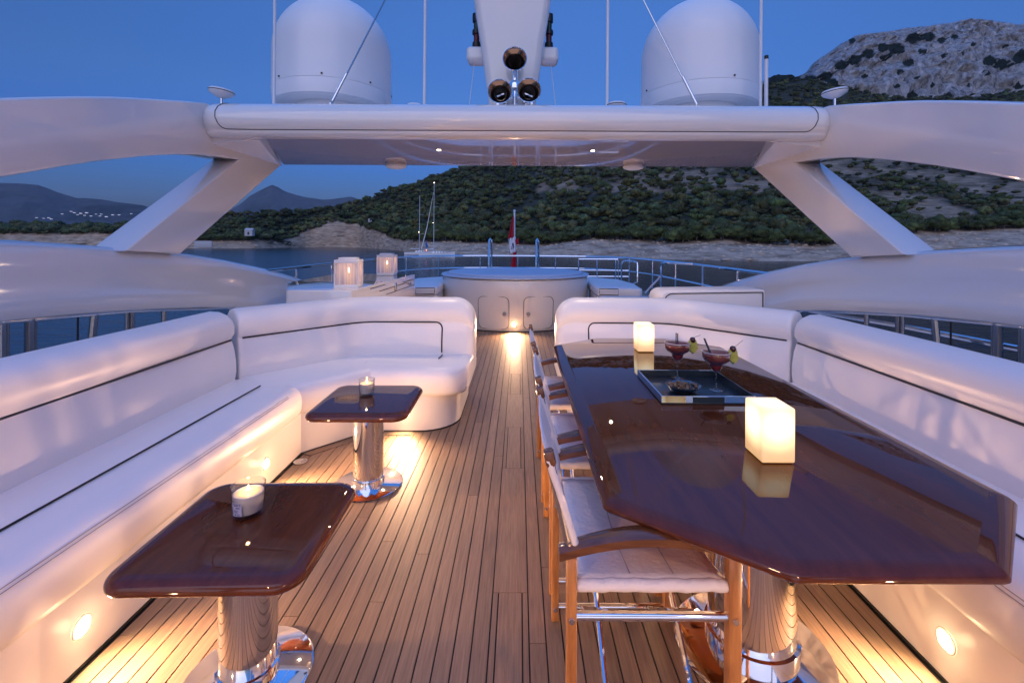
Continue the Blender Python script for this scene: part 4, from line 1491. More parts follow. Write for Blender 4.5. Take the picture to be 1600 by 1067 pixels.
coaming(-1, 'long white curved side coaming above the left sofa')
coaming(1, 'long white curved side coaming above the right sofa')

# ------------------------------------------------------------------ radar arch
arch = thing('radar_arch', 'wide white glossy radar arch spanning the deck', 'arch', (0, 0, 0))
low = [(-800, 500), (-600, 440), (-200, 326), (0, 282), (50, 273), (100, 264), (150, 256), (200, 250), (240, 246), (280, 244), (310, 244.5), (340, 247)]
top = [(320, 163), (285, 160), (250, 158), (210, 155.5), (170, 154), (120, 154), (70, 155), (0, 157.5), (-200, 176), (-600, 255), (-800, 300)]
poly = [yz(a, b) for a, b in low]
poly += [yz(373, 252), (3.60, 1.415), (4.19, 1.375), yz(442, 258)]
poly += [(6.02, 2.50), (6.12, 2.84), (4.8, 2.85)]
poly += [yz(a, b) for a, b in top]
poly[-1] = (poly[-1][0], poly[-1][1])
for sx in (-1, 1):
    b = MB().prism([(y, z) for y, z in poly], sx * 3.0, sx * 3.3, bev=.022, seg=3, plane='YZ')
    b.obj('side_wing', M['gelcoat'], arch, angle=40)
    Y0 = 4.56
    pa, pb_, pc_ = (sx * 2.47, Y0 + .05, 2.502), (sx * 3.01, Y0 + .05, 2.45), (sx * 3.01, 5.99, 2.455)
    g = MB().add([pa, pb_, pc_, (pa[0], pa[1], 2.56), (sx * 3.01, Y0 + .05, 2.56), (sx * 3.01, 5.99, 2.56)], [(0, 1, 2), (3, 5, 4), (0, 3, 4, 1), (1, 4, 5, 2), (2, 5, 3, 0)])
    g.obj('gusset', M['gelcoat'], arch, smooth=False)
ROLL = [(4.78, 2.852), (4.68, 2.856), (4.60, 2.848), (4.53, 2.825), (4.475, 2.785), (4.44, 2.73), (4.43, 2.67), (4.44, 2.615), (4.468, 2.572), (4.480, 2.562), (4.482, 2.552), (4.488, 2.535), (4.515, 2.512), (4.56, 2.502), (4.78, 2.502)]
rings = []
for sx, xs in ((-1, [3.10, 3.07, 3.02, 2.96, 2.9]), (1, [2.9, 2.96, 3.02, 3.07, 3.10])):
    for x in xs:
        k = max(0, (x - 2.9) / .2)
        e = 1 - math.sqrt(max(0, 1 - k * k))
        rings.append([(sx * x, y + (4.78 - y) * e * .7, z + (2.68 - z) * e * .22) for y, z in ROLL])
    if sx < 0:
        rings.append([(0, y, z) for y, z in ROLL])
MB().loft(rings).obj('front_roll', M['gelcoat'], arch, angle=50)
MB().box((-2.99, 4.785, 2.515), (2.99, 6.0, 2.845), .01).obj('roof', M['gelcoat'], arch)
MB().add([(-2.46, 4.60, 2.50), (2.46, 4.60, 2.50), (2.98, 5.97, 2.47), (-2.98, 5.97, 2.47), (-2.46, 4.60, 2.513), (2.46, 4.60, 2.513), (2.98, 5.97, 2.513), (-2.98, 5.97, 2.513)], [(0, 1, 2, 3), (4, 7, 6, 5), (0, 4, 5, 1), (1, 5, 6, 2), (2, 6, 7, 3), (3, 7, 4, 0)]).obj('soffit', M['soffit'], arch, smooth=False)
seam = []
def roll_at(z):
    return np.interp(z, [2.50, 2.562, 2.572, 2.615, 2.67, 2.73, 2.785, 2.825, 2.848], [4.52, 4.480, 4.468, 4.44, 4.43, 4.44, 4.475, 4.53, 4.60]) - .0015
for z_, x_ in [(2.848, 2.84), (2.825, 2.85), (2.785, 2.86), (2.73, 2.865), (2.67, 2.86), (2.615, 2.84), (2.59, 2.825), (2.572, 2.80), (2.565, 2.77)]:
    seam.append((-x_, roll_at(z_), z_))
seam += [(-2.5, roll_at(2.563), 2.563), (2.5, roll_at(2.563), 2.563)]
seam += [(-p_[0], p_[1], p_[2]) for p_ in seam[:-2][::-1]]
MB().tube(seam, .0042, 6).obj('panel_seam', M['pipe'], arch)
MB().tube([(-2.95, 4.66, 2.858), (2.95, 4.66, 2.858)], .006, 6).obj('roof_trim', M['steel'], arch)
# downlights and ceiling speakers in the soffit
for (xx, yy, lab) in ((-0.84, 4.62 + .42, 'left small lit downlight in the arch soffit'), (0.82, 4.62 + .42, 'right small lit downlight in the arch soffit')):
    t = thing('downlight', lab, 'light', (xx, yy, 2.49), group='downlights in the arch soffit')
    MB().lathe([(.032, .0), (.032, -.006), (.02, -.006), (.02, .0)], seg=20).obj('bezel', M['chrome'], t)
    MB().lathe([(.02, -.002), (0, -.004)], seg=16).obj('lens', M['lens'], t)
    point_light('lamp', (0, 0, -.03), 11.0, (1.0, 0.70, 0.45), .02, t, spot=165, aim=(0, 0, -1))
for (xx, lab) in ((-1.52, 'left white round dome hanging under the arch'), (1.46, 'right white round dome hanging under the arch')):
    o = MB().lathe([(.10, .03), (.125, .01), (.13, -.005), (.12, -.03), (.08, -.045), (0, -.05)], (xx, 5.86, 2.455), 32).obj('ceiling_dome', M['antenna'])
    tag(o, lab, 'dome', 'ceiling domes under the arch')
    o2 = MB().tube([(xx + .128 * math.cos(a), 5.86 + .128 * math.sin(a), 2.448) for a in np.linspace(0, 2 * PI, 25)[:-1]], .003, 4, closed=True)
    o2.obj('rim_line', M['pipe'], o)

# helm hardtop just behind the viewpoint, with the same downlights
ht = thing('helm_hardtop', 'white hardtop over the helm forward of the seating', 'hardtop', (0, 0, 0))
MB().box((-2.6, -3.6, 2.46), (2.6, -1.1, 2.62), .04).obj('roof', M['gelcoat'], ht)
for x_ in (-2.5, 2.5):
    MB().box((x_ - .08, -3.3, -.02), (x_ + .08, -2.9, 2.46), .02).obj('pillar', M['gelcoat'], ht)
for xx, lab in ((-1.5, 'left'), (1.5, 'right')):
    t = thing('downlight', lab + ' lit downlight under the helm hardtop', 'light', (xx, -1.4, 2.46))
    MB().lathe([(.05, .0), (.05, -.006), (.035, -.006), (.035, .0)], seg=20).obj('bezel', M['chrome'], t)
    MB().lathe([(.035, -.002), (0, -.004)], seg=16).obj('lens', M['lens'], t)
    point_light('lamp', (0, 0, -.03), 30.0, (1.0, 0.50, 0.27), .06, t, spot=170, aim=(0, .45, -1))

# ------------------------------------------------------------------ things on the arch
def radome(xc, label):
    t = thing('radome', label, 'satellite dome', (xc, 5.85, 2.845), group='satellite domes on the arch')
    r = .70
    prof = [(r * .93, .30), (r * .975, .31), (r * .985, .36), (r, .47)]
    MB().lathe([(0, .29)] + [(r * .93, .295)] + prof + [(r * .998, .474)], seg=64).obj('skirt', M['dome'], t, angle=40)
    pr = [(r * .992, .478), (r * .992, .95)]
    for i in range(1, 17):
        a = PI / 2 * i / 16
        pr.append((r * .992 * math.cos(a) if i < 16 else 0, .95 + .70 * math.sin(a)))
    MB().lathe(pr, seg=64).obj('shell', M['dome'], t, angle=60)
    MB().lathe([(.50, 0), (.48, .02), (.46, .30)], seg=40).obj('pedestal', M['dome'], t)
    for k in range(8):
        a = k * PI / 4 + .2
        MB().box((r * math.cos(a) - .008, r * math.sin(a) - .008, .50), (r * math.cos(a) + .008, r * math.sin(a) + .008, .516)).obj('bolt', M['black'], t, smooth=False)
    return t
radome(-2.30, 'white satellite dome on the left of the arch')
radome(2.265, 'white satellite dome on the right of the arch')

mast = thing('mast', 'tapered white mast with side brackets rising from the arch centre', 'mast', (-0.06, 5.75, 2.845))
rings = []
for z, w, dpt, yy in [(0, .26, .30, 0), (.35, .29, .32, -.02), (.9, .37, .36, -.04), (1.6, .48, .42, -.08), (2.6, .62, .5, -.14)]:
    pr = round_poly([(-w, -dpt), (w, -dpt), (w * .88, dpt), (-w * .88, dpt)], [.09, .09, .05, .05], 4)
    rings.append([(x, y + yy, z) for x, y in pr])
MB().loft(rings).obj('column', M['gelcoat'], mast, angle=50)
MB().loft([[(x * s_, -.42 + yy + .0, z) if False else (x * s_, y_ + yy, z) for x, y_ in [(-.06, -.30), (-.035, -.345), (.035, -.345), (.06, -.30)]] for z, s_, yy in [(.95, 1.0, -.055), (1.3, 1.2, -.08), (1.9, 1.6, -.12), (2.6, 2.0, -.19)]], closed=False, caps=False).obj('front_rib', M['gelcoat'], mast, angle=50)
for sx in (-1, 1):
    br = MB().box((sx * .34, -.12, .84), (sx * .56, .12, 1.02), .05, seg=4).obj('bracket', M['gelcoat'], mast)
    for k, (m_, h0, h1, r_) in enumerate([('black', 1.02, 1.10, .05), ('navred', 1.10, 1.20, .034), ('black', 1.20, 1.25, .052), ('navgreen', 1.25, 1.35, .034), ('black', 1.35, 1.45, .05)]):
        MB().lathe([(0, h0), (r_, h0), (r_ * 1.05, (h0 + h1) / 2), (r_, h1), (0, h1)], (sx * .445, 0, 0), 14).obj('signal_lamp', M[m_], br)
    w_ = MB().tube([(sx * .47, 0, .85), (sx * .56, -.05, .02)], .004, 5).obj('cable', M['antenna'], mast)

def horn(loc, label, r=.128, L=.42):
    t = thing('horn', label, 'horn', loc, group='chrome air horns at the mast foot')
    pr = [(r * .97, 0), (r, .004), (r * .97, .012)]
    outer = [(r, .005), (r * .80, .035), (r * .58, .09), (r * .42, .17), (r * .30, .28), (r * .26, L)]
    inner = [(r * .985, 0.0), (r * .77, .035), (r * .55, .09), (r * .39, .17), (r * .27, .28), (r * .10, .33)]
    MB().lathe(outer, axis='Y', seg=40).obj('bell', M['chrome'], t, angle=70)
    MB().lathe(inner[:3], axis='Y', seg=40).obj('flare', M['warmchrome'], t, angle=70)
    MB().lathe(inner[2:] + [(0, .34)], axis='Y', seg=32).obj('throat', M['hornin'], t, angle=70)
    MB().tube([(r * math.cos(a), .003, r * math.sin(a)) for a in np.linspace(0, 2 * PI, 41)[:-1]], .005, 6, closed=True).obj('lip', M['chrome'], t)
    MB().lathe([(0, L - .03), (r * .5, L - .03), (r * .55, L), (r * .5, L + .10), (0, L + .11)], axis='Y', seg=24).obj('driver', M['chrome'], t)
    return t
hq = px(803, 92, 5.05); horn((hq.x, 5.05, hq.z), 'upper chrome air horn in front of the mast')
hq1 = px(780, 143, 5.0); horn((hq1.x, 5.0, hq1.z), 'lower left chrome air horn of the cluster')
hq2 = px(825.5, 141, 5.0); horn((hq2.x, 5.0, hq2.z), 'lower right chrome air horn of the cluster')
hs = thing('horn_stand', 'chrome stand and pipes carrying the three air horns', 'stand', (hq.x, 5.2, 2.856))
MB().tube([(0, 0, 0), (0, 0, .55)], .035, 12).obj('post', M['chrome'], hs)
MB().tube([(-.20, 0, .26), (-.1, 0, .30), (0, 0, .22), (.1, 0, .30), (.20, 0, .26)], .022, 8).obj('pipe', M['chrome'], hs)
MB().lathe([(0, .0), (.075, 0), (.075, .05), (.05, .09), (0, .1)], (0, -.02, .33), 20).obj('compressor', M['chrome'], hs)
for x in (-.22, -.1, .1, .22):
    MB().tube([(x, -.02, 0), (x, -.02, .14)], .024, 10).obj('foot', M['chrome'], hs)
    MB().lathe([(0, 0), (.04, 0), (.04, .012), (0, .012)], (x, -.02, 0), 12).obj('foot_plate', M['chrome'], hs)

def whip(a, d, label, r=.017):
    x = px(a, 165, d).x
    t = thing('whip_antenna', label, 'antenna', (x, d, 2.845), group='whip antennas on the arch')
    MB().tube([(0, 0, 0), (0, 0, .06), (0, 0, .10), (.01, 0, 2.6)], [.03, .03, r, r * .85], 10).obj('rod', M['antenna'], t)
    MB().lathe([(0, 0), (.05, 0), (.05, .012), (0, .012)], seg=16).obj('base_plate', M['antenna'], t)
whip(427, 5.0, 'white whip antenna left of the left satellite dome')
whip(662, 5.0, 'white whip antenna between the left dome and the mast')
whip(947.5, 5.0, 'white whip antenna between the mast and the right dome')
whip(1187, 5.0, 'white whip antenna right beside the right satellite dome')
x = px(1196, 165, 4.95).x
t = thing('rod_antenna', 'short thick white rod antenna with a black cap', 'antenna', (x, 4.95, 2.845))
MB().tube([(0, 0, 0), (0, 0, .05), (0, 0, .10)], [.022, .02, .02], 10).obj('base', M['steel'], t)
MB().tube([(0, 0, .10), (0, 0, .60)], .019, 12).obj('rod', M['antenna'], t)
MB().tube([(0, 0, .60), (0, 0, .635), (0, 0, .64)], [.021, .021, .016], 12).obj('cap', M['black'], t)
for (a0, b0, a1, b1, lab) in ((516, 163, 604, -8, 'left steel stay wire crossing the left dome'), (1090, 166, 1000, -8, 'right steel stay wire crossing the right dome')):
    p0, p1 = px(a0, b0, 4.95), px(a1, b1, 4.95 + .25)
    t = thing('stay_wire', lab, 'wire', p0, group='stay wires of the mast')
    dd = (p1 - p0)
    MB().tube([(0, 0, -.02), dd * 1.25], .0085, 6).obj('wire', M['steel'], t)
    MB().tube([dd * .02, dd * .26], .013, 8).obj('turnbuckle', M['chrome'], t)
    MB().lathe([(0, -.02), (.02, -.01), (.02, .01), (0, .02)], (0, 0, -.01), 10).obj('shackle', M['chrome'], t)

def gps(a, ztop, d, r, label, tilt=0.0, pod=False):
    x = px(a, 150, d).x
    z0 = 2.84
    t = thing('gps_antenna', label, 'antenna', (x, d, z0), group='small mushroom antennas on the arch')
    h = ztop - z0
    MB().tube([(0, 0, -.02), (0, 0, h - .03)], .014 if pod else .012, 10).obj('stem', M['steel'], t)
    pr = [(0, -.055), (r * .3, -.05), (r * .85, -.015), (r, .0), (r, .012), (r * .85, .028), (0, .04)] if not pod else [(0, -.06), (r * .35, -.055), (r * .9, -.02), (r, 0), (r, .012), (r * .9, .025), (0, .028)]
    o = MB().lathe(pr, seg=28).obj('dome', M['antenna'], t, angle=50)
    o.location = (0, 0, h)
    o.rotation_euler = (0, tilt, 0)
    o3 = MB().tube([(r * 1.002 * math.cos(a_), r * 1.002 * math.sin(a_), .004) for a_ in np.linspace(0, 2 * PI, 25)[:-1]], .004, 4, closed=True).obj('rim_line', M['black'], o)
    return t
gps(345, 2.965, 4.62, .115, 'tilted mushroom antenna at the left end of the arch', .12, True)
gps(1303, 2.99, 4.62, .115, 'tilted mushroom antenna at the right end of the arch', -.12, True)
gps(647, 2.875, 4.8, .085, 'low flat antenna puck right of the left dome')
gps(962, 2.90, 4.8, .10, 'white mushroom antenna left of the right dome')

# ------------------------------------------------------------------ coffee tables with candles
def coffee_table(y, label, rz):
    t = thing('coffee_table', label, 'table', (-0.895, y, 0), rz, group='square mahogany coffee tables')
    MB().lathe([(0, 0.001), (.205, .001), (.207, .006), (.200, .011), (0, .013)], seg=64).obj('base_plate', M['chrome'], t)
    MB().lathe([(.097, .012), (.099, .05), (.099, .055), (.091, .057), (.091, .49), (0, .49)], seg=48).obj('pedestal', M['chrome'], t)
    s = .292
    b = MB()
    rings = []
    for z, k in [(.487, .030), (.487, .012), (.491, .004), (.497, 0), (.505, .0), (.513, .003), (.520, .010), (.526, .020), (.5295, .034), (.530, .05)]:
        rings.append([(x, yy, z) for x, yy in round_poly([(-s + k, -s + k), (s - k, -s + k), (s - k, s - k), (-s + k, s - k)], max(.02, .085 - k), 7)])
    b.loft(rings)
    b.obj('table_top', M['mahogany'], t, angle=40)
    return t
coffee_table(1.61, 'nearer square mahogany coffee table on a chrome pillar', R(1.5))
coffee_table(2.89, 'farther square mahogany coffee table on a chrome pillar', R(0.5))

def glass_candle(x, y, z, r, h, label, lab):
    t = thing('glass_candle', label, 'candle', (x, y, z), 0, group='candles in glasses on the coffee tables')
    MB().lathe([(0, .0005), (r * .84, .0005), (r * .89, .004), (r * .95, h * .5), (r, h), (r * .965, h + .001), (r * .93, h * .5), (r * .84, .013), (0, .011)], seg=40).obj('glass', M['glass'], t, angle=50)
    c = MB().lathe([(0, .0135), (r * .80, .0145), (r * .885, h * .5), (r * .905, h * .70), (r * .86, h * .73), (0, h * .705)], seg=32).obj('wax', M['wax'], t, angle=50)
    MB().lathe([(0, h * .712), (r * .60, h * .726), (r * .72, h * .733)], seg=28).obj('melted_pool', M['waxglow'], c)
    MB().tube([(0, 0, h * .70), (0.001, 0, h * .80)], .0012, 5).obj('wick', M['black'], c)
    MB().lathe([(0, h * .75), (r * .07, h * .79), (r * .085, h * .83), (r * .04, h * .90), (0, h * .97)], seg=10).obj('flame', M['flame'], c)
    point_light('candle_lamp', (0, 0, h * 1.05), .05, (1.0, 0.58, 0.26), .006, t)
    if lab:
        a0, a1 = R(-122), R(-82)
        rr = r * .935 + .0012
        b = MB()
        b.loft([[(rr * math.cos(a) * (1 + .0), rr * math.sin(a), .018), (rr * 1.04 * math.cos(a), rr * 1.04 * math.sin(a), h * .60)] for a in np.linspace(a0, a1, 8)], closed=False, caps=False)
        b.obj('label', M['label'], t)
        def mark(u0, u1, v0, v1):
            rings = []
            for u in np.linspace(u0, u1, 4):
                a = a0 + (a1 - a0) * u
                ring = []
                for vq in (v0, v1):
                    z_ = .018 + (h * .60 - .018) * vq
                    q = rr * (1 + .04 * vq) + .0006
                    ring.append((q * math.cos(a), q * math.sin(a), z_))
                rings.append(ring)
            mk.loft(rings, closed=False, caps=False)
        mk = MB()
        for (u0, u1, v0, v1) in [(.06, .16, .05, .72), (.1, .9, .93, .955), (.1, .16, .80, .94), (.3, .36, .82, .94), (.34, .5, .82, .85), (.5, .56, .8, .94), (.62, .68, .8, .94), (.84, .9, .8, .94), (.1, .9, .79, .81), (.45, .85, .66, .70), (.45, .85, .60, .63), (.25, .65, .46, .49), (.25, .7, .40, .43), (.25, .6, .34, .37), (.3, .65, .28, .31), (.35, .5, .08, .18), (.62, .67, .08, .2), (.67, .85, .05, .08), (.83, .87, .08, .16), (.70, .74, .12, .2)]:
            mark(u0, u1, v0, v1)
        mk.obj('label_print', M['ink'], t)
    return t
glass_candle(-0.93, 1.665, .530, .056, .105, 'nearer lit candle in a clear labelled glass', True)
glass_candle(-0.93, 2.96, .530, .050, .098, 'farther lit candle in a plain clear glass', False)

# ------------------------------------------------------------------ dining table
dt = thing('dining_table', 'long glossy eight-sided mahogany dining table on chrome pillars', 'table', (0, 0, 0))
oct_ = [(.68, 1.092), (1.185, 1.092), (1.545, 1.415), (1.545, 3.45), (1.2, 3.76), (.64, 3.76), (.285, 3.49), (.285, 1.385)]
def inset(poly, k):
    n = len(poly)
    out = []
    for i in range(n):
        p, a, b = Vector(poly[i]), Vector(poly[i - 1]), Vector(poly[(i + 1) % n])
        d1, d2 = (p - a).normalized(), (b - p).normalized()
        n1, n2 = Vector((-d1.y, d1.x)), Vector((-d2.y, d2.x))
        nn = (n1 + n2).normalized()
        out.append(tuple(p + nn * (k / nn.dot(n1))))
    return out
rings = []
for z, k in [(.698, .045), (.698, .016), (.701, .005), (.707, 0), (.714, 0), (.720, .004), (.728, .014), (.7345, .028), (.738, .045), (.7385, .055), (.740, .060)]:
    rings.append([(x, y, z) for x, y in round_poly(inset(oct_, k), .03, 4)])
MB().loft(rings).obj('table_top', M['mahogany'], dt, angle=40)
for yy in (1.74, 2.95):
    MB().lathe([(0, .001), (.27, .001), (.272, .007), (.262, .013), (0, .014)], (.90, yy, 0), 64).obj('base_plate', M['chrome'], dt)
    MB().lathe([(.160, .014), (.162, .07), (.162, .075), (.150, .078), (.150, .69), (0, .69)], (.90, yy, 0), 64).obj('pedestal', M['chrome'], dt)

def block_lamp(x, y, label):
    t = thing('block_lamp', label, 'lamp', (x, y, .7405), 0, group='glowing block lamps on the dining table')
    b = MB().box((-.058, -.062, .004), (.058, .062, .192), .007, seg=3)
    b.obj('shade', M['blocklamp'], t)
    MB().box((-.050, -.054, 0), (.050, .054, .004)).obj('foot', M['black'], t, smooth=False)
    return t
block_lamp(.925, 1.665, 'nearer glowing frosted block lamp on the dining table')
block_lamp(.912, 3.29, 'farther glowing frosted block lamp at the table end')

# tray with cocktails and nuts
tr = thing('serving_tray', 'square dark tray with mirrored sides on the dining table', 'tray', (.925, 2.42, .7405))
hx, hy, th = .222, .225, .040
MB().box((-hx, -hy, 0), (hx, hy, .008), .002).obj('base', M['traydark'], tr)
for (lo, hi) in (((-hx, -hy - .001, .008), (-.075, -hy + .006, th)), ((.075, -hy - .001, .008), (hx, -hy + .006, th)), ((-hx, hy - .006, .008), (hx, hy, th)), ((-hx, -hy + .007, .008), (-hx + .006, hy - .007, th)), ((hx - .006, -hy + .007, .008), (hx, hy - .007, th)), ((-.075, -hy - .001, .034), (.075, -hy + .006, th))):
    MB().box(lo, hi, .0008).obj('side', M['mirror'], tr, smooth=False)
for (lo, hi) in (((-hx + .0065, -hy + .0065, .008), (hx - .0065, -hy + .008, th - .001)), ((-hx + .0065, hy - .008, .008), (hx - .0065, hy - .0065, th - .001)), ((-hx + .0065, -hy + .0085, .008), (-hx + .008, hy - .0085, th - .001)), ((hx - .008, -hy + .0085, .008), (hx - .0065, hy - .0085, th - .001))):
    MB().box(lo, hi).obj('liner', M['traydark'], tr, smooth=False)
MB().box((-.075, -hy + .001, .008), (.075, -hy + .004, .034)).obj('hand_hold', M['traydark'], tr, smooth=False)

def cocktail(x, y, label, kind):
    t = thing('cocktail_glass', label, 'cocktail', (x, y, .7490), group='cocktails on the serving tray')
    s = 1.0
    outer = [(0, 0), (.034, .0), (.035, .002), (.012, .006), (.0045, .012), (.0035, .05), (.0045, .088), (.012, .093), (.024, .104), (.030, .118), (.032, .132), (.040, .138), (.058, .150), (.067, .164), (.069, .182), (.0685, .196)]
    inner = [(.067, .1955), (.0675, .182), (.0655, .165), (.057, .152), (.039, .140), (.0305, .134), (.0285, .119), (.0225, .106), (.011, .0955), (0, .095)]
    MB().lathe(outer + inner, seg=40).obj('glass', M['glass'], t, angle=60)
    MB().lathe([(0, .0958), (.0105, .0962), (.0218, .1066), (.0278, .1195), (.0297, .132), (0, .132)], seg=28).obj('deep_drink', M['drinkdeep'], t)
    MB().lathe([(.0, .1325), (.030, .1345), (.0385, .1408), (.0562, .1525), (.0646, .1655), (.0665, .182), (.0663, .188), (0, .1875)], seg=36).obj('drink', M['drink'], t)
    MB().tube([(.0685 * math.cos(a), .0685 * math.sin(a), .1965) for a in np.linspace(0, 2 * PI, 37)[:-1]], .0016, 5, closed=True).obj('sugar_rim', M['wax'], t)
    if kind == 0:
        st = [((-.006, .01, .15), (-.004, .012, .247)), ((.004, .012, .15), (.006, .016, .243))]
    else:
        st = [((-.018, .0, .15), (-.060, .01, .262)), ((-.010, .006, .15), (-.052, .02, .258))]
    for a, b_ in st:
        MB().tube([a, b_], .0032, 8).obj('straw', M['straw'], t)
    # fan of fruit on the rim and a cherry on a pick
    g = MB()
    for k in range(3):
        a = -.5 + k * .35
        p = [(0, -.004, .042), (-.024 + .004 * k, -.006, -.018), (.0, -.008, -.036), (.026, -.004, -.014), (.018, 0, .02)]
        rot = Matrix.Rotation(a, 3, 'Y') @ Matrix.Rotation(.3 * k - .4, 3, 'Z')
        f_ = [tuple(rot @ Vector(q) + Vector((.078 + .006 * k, -.012 + .008 * k, .176))) for q in p]
        b_ = [(q[0], q[1] + .0045, q[2]) for q in f_]
        g.add(f_ + b_, [(0, 1, 2, 3, 4), (9, 8, 7, 6, 5), (0, 5, 6, 1), (1, 6, 7, 2), (2, 7, 8, 3), (3, 8, 9, 4), (4, 9, 5, 0)])
    fr = g.obj('fruit_wedge', M['lime'], t, smooth=False)
    MB().tube([(.060, -.01, .158), (.078, -.015, .139), (.098, -.008, .155)], .004, 6).obj('rind', M['limedark'], fr)
    ch = MB().lathe([(0, -.0165), (.009, -.014), (.0155, -.005), (.0165, .003), (.012, .012), (.005, .0155), (0, .013)], (.080, -.010, .212), 20).obj('cherry', M['cherry'], t)
    MB().tube([(.084, -.010, .222), (.105, -.006, .232), (.128, 0, .238) if kind == 0 else (.135, 0, .255)], .0012, 5).obj('stem', M['rope'], ch)
    return t
cocktail(.915, 2.60, 'farther red cocktail with upright straws and fruit, on the tray', 0)
cocktail(1.040, 2.385, 'nearer red cocktail with slanting straws and fruit, on the tray', 1)
nb = thing('nut_bowl', 'small clear bowl of mixed nuts on the serving tray', 'bowl', (.862, 2.36, .7490))
MB().lathe([(0, 0), (.045, 0), (.068, .014), (.083, .034), (.086, .036), (.082, .0365), (.066, .018), (.044, .004), (0, .004)], seg=40).obj('bowl', M['glass'], nb, angle=60)
MB().lathe([(0, .0045), (.043, .0045), (.064, .018), (.074, .026), (0, .026)], seg=28).obj('dark_mix', M['traydark'], nb)
nt = MB()
for k in range(70):
    a, r_ = rnd.uniform(0, 2 * PI), .068 * math.sqrt(rnd.random())
    s_ = rnd.uniform(.004, .0075)
    q = Matrix.Rotation(rnd.uniform(0, 3), 3, 'Z') @ Matrix.Rotation(rnd.uniform(-.6, .6), 3, 'X')
    nt.add([tuple(q @ Vector((p[0] * s_ * 1.5, p[1] * s_, p[2] * s_ * .8)) + Vector((r_ * math.cos(a), r_ * math.sin(a), .028 + rnd.uniform(0, .006)))) for p in I1[0][:]], [tuple(int(i) for i in f_) for f_ in I1[1]])
tag(nt.obj('nuts', M['nut'], nb, angle=80), kind='stuff')

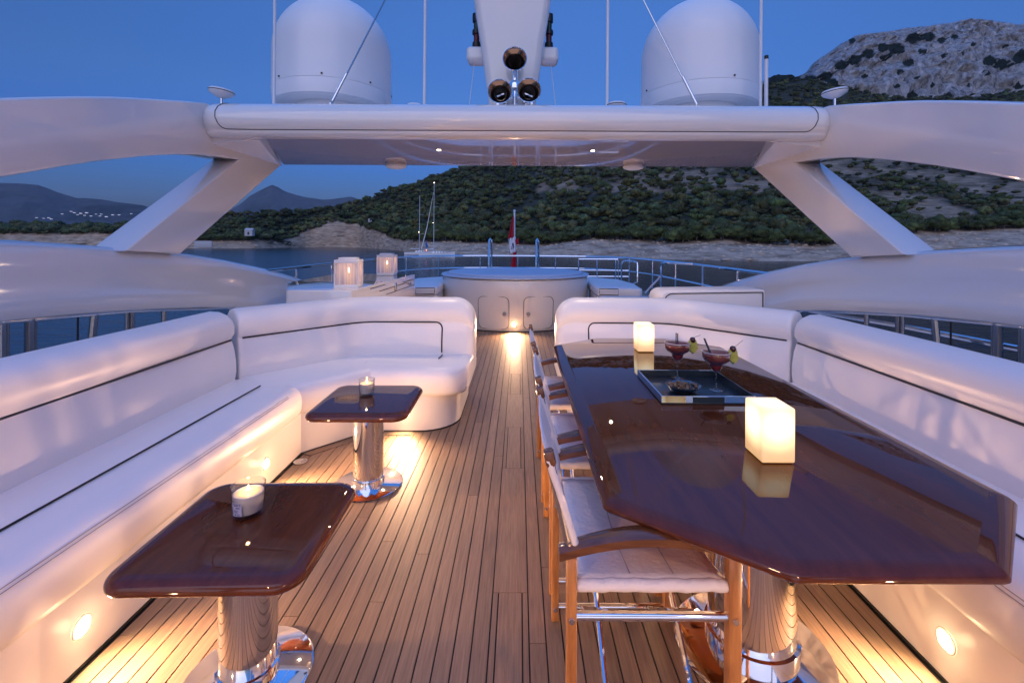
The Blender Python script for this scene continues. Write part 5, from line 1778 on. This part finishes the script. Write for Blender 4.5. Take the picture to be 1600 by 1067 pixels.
# ------------------------------------------------------------------ director's chairs
def make_chair():
    """local x: towards the table, y: across; origin at floor under the near rear post"""
    t = thing('directors_chair', 'x', 'chair', (0, 0, 0), group="folding director's chairs along the dining table")
    W, Dp = .56, .45
    for y in (0, W):
        MB().box((-.014, y - .018, 0.004), (.014, y + .018, .632), .003).obj('leg', M['teakleg'], t, angle=60)
        MB().box((Dp - .018, y - .018, 0.004), (Dp + .018, y + .018, .645), .003).obj('leg', M['teakleg'], t, angle=60)
        # curved arm
        rings = []
        for u in np.linspace(0, 1, 13):
            xx = -.035 + .55 * u
            zc = .640 + .048 * math.sin(PI * min(1, u * 1.02) ** .95)
            hw = .024 + .010 * math.sin(PI * u)
            hh = .013
            rings.append([(xx, y - hw, zc - hh), (xx, y + hw, zc - hh), (xx, y + hw, zc + hh * .6), (xx, y + hw * .7, zc + hh), (xx, y - hw * .7, zc + hh), (xx, y - hw, zc + hh * .6)])
        MB().loft(rings).obj('armrest', M['teakarm'], t, angle=40)
        # back upright leaning backwards, wooden tip with steel cap
        MB().tube([(.005, y, .60), (-.03, y, .76), (-.062, y, .895)], .012, 8).obj('back_post', M['steel'], t)
        rot = Matrix.Rotation(-.22, 3, 'Y')
        MB().box((-.077, y - .017, .878), (-.047, y + .017, .925), .009, rot=rot).obj('post_tip', M['teakarm'], t)
        MB().tube([(0, y, .462), (Dp, y, .462)], .0125, 12).obj('side_tube', M['chrome'], t)
        MB().tube([(0.02, y, .543), (Dp - .02, y, .543)], .010, 10).obj('seat_bar', M['chrome'], t)
        MB().tube([(0, y, .052), (Dp, y, .052)], .0125, 12).obj('bottom_tube', M['chrome'], t)
        for xx in (0, Dp):
            for zz in (.462, .052):
                MB().lathe([(0, -.024), (.008, -.023), (.009, -.019)], (xx, y, zz), 10, axis='Y').obj('bolt', M['chrome'], t)
    for xx in (.10, .36):
        MB().tube([(xx, .02, .455), (xx, W - .02, .06)], .0095, 8).obj('cross_tube', M['chrome'], t)
        MB().tube([(xx + .022, .02, .06), (xx + .022, W - .02, .455)], .0095, 8).obj('cross_tube', M['chrome'], t)
    # slung seat
    rings = []
    for u in np.linspace(0, 1, 17):
        y = .005 + (W - .01) * u
        sag = .030 * math.sin(PI * u)
        ring = []
        for v_ in np.linspace(0, 1, 13):
            xx = .02 + .41 * v_
            ring.append((xx, y, .562 - sag + .003 * noise.noise(Vector((xx * 14, y * 14, 0)))))
        rings.append(ring)
    s = MB().loft(rings, closed=False, caps=False).obj('seat', M['canvas'], t, angle=180)
    md = s.modifiers.new('t', 'SOLIDIFY')
    md.thickness = .006
    for y in (0.0, W):
        rings = []
        for v_ in np.linspace(0, 1, 19):
            xx = .015 + .42 * v_
            q = .003 * noise.noise(Vector((xx * 30, y * 5, 2)))
            rings.append([(xx, y + .015 * math.cos(a) + q, 0.548 + .017 * math.sin(a) + q) for a in np.linspace(0, 2 * PI, 13)[:-1]])
        MB().loft(rings).obj('seat_hem', M['canvas'], s, angle=180)
    for u in (.36, .66):
        MB().tube([(.02 + .41 * u, .02 + (W - .04) * k, .5665 - .030 * math.sin(PI * k)) for k in np.linspace(0, 1, 9)], .0015, 4).obj('seat_seam', M['seam'], s)
    # slung back
    rings = []
    for u in np.linspace(0, 1, 15):
        y = -.01 + (W + .02) * u
        belly = .010 * math.sin(PI * u)
        rings.append([(.012 - .078 * ((z - .66) / .24) - belly + .004 * noise.noise(Vector((y * 12, z * 18, 5))) + .002, y, z) for z in np.linspace(.655, .895, 9)])
    b = MB().loft(rings, closed=False, caps=False).obj('backrest', M['canvas'], t, angle=180)
    md = b.modifiers.new('t', 'SOLIDIFY')
    md.thickness = .006
    for y in (0.0, W):
        rings = []
        for z in np.linspace(.650, .898, 15):
            cxx = .012 - .078 * ((z - .66) / .24)
            q = .0025 * noise.noise(Vector((y * 12, z * 45, 9)))
            rings.append([(cxx + .011 * math.cos(a) + q, y + .018 * math.sin(a), z) for a in np.linspace(0, 2 * PI, 13)[:-1]])
        MB().loft(rings).obj('back_sleeve', M['canvas'], b, angle=180)
    return t
ch = make_chair()
labs = ["nearest folding director's chair with white canvas at the dining table", "middle folding director's chair of the row at the dining table", "farthest folding director's chair of the row at the dining table"]
for i, (yy, rz) in enumerate(((1.30, 0.0), (2.0, R(-.6)), (2.70, R(.4)))):
    o = ch if i == 0 else copy_tree(ch)
    o.location = (.180, yy, 0)
    o.rotation_euler = (0, 0, rz)
    o['label'] = labs[i]
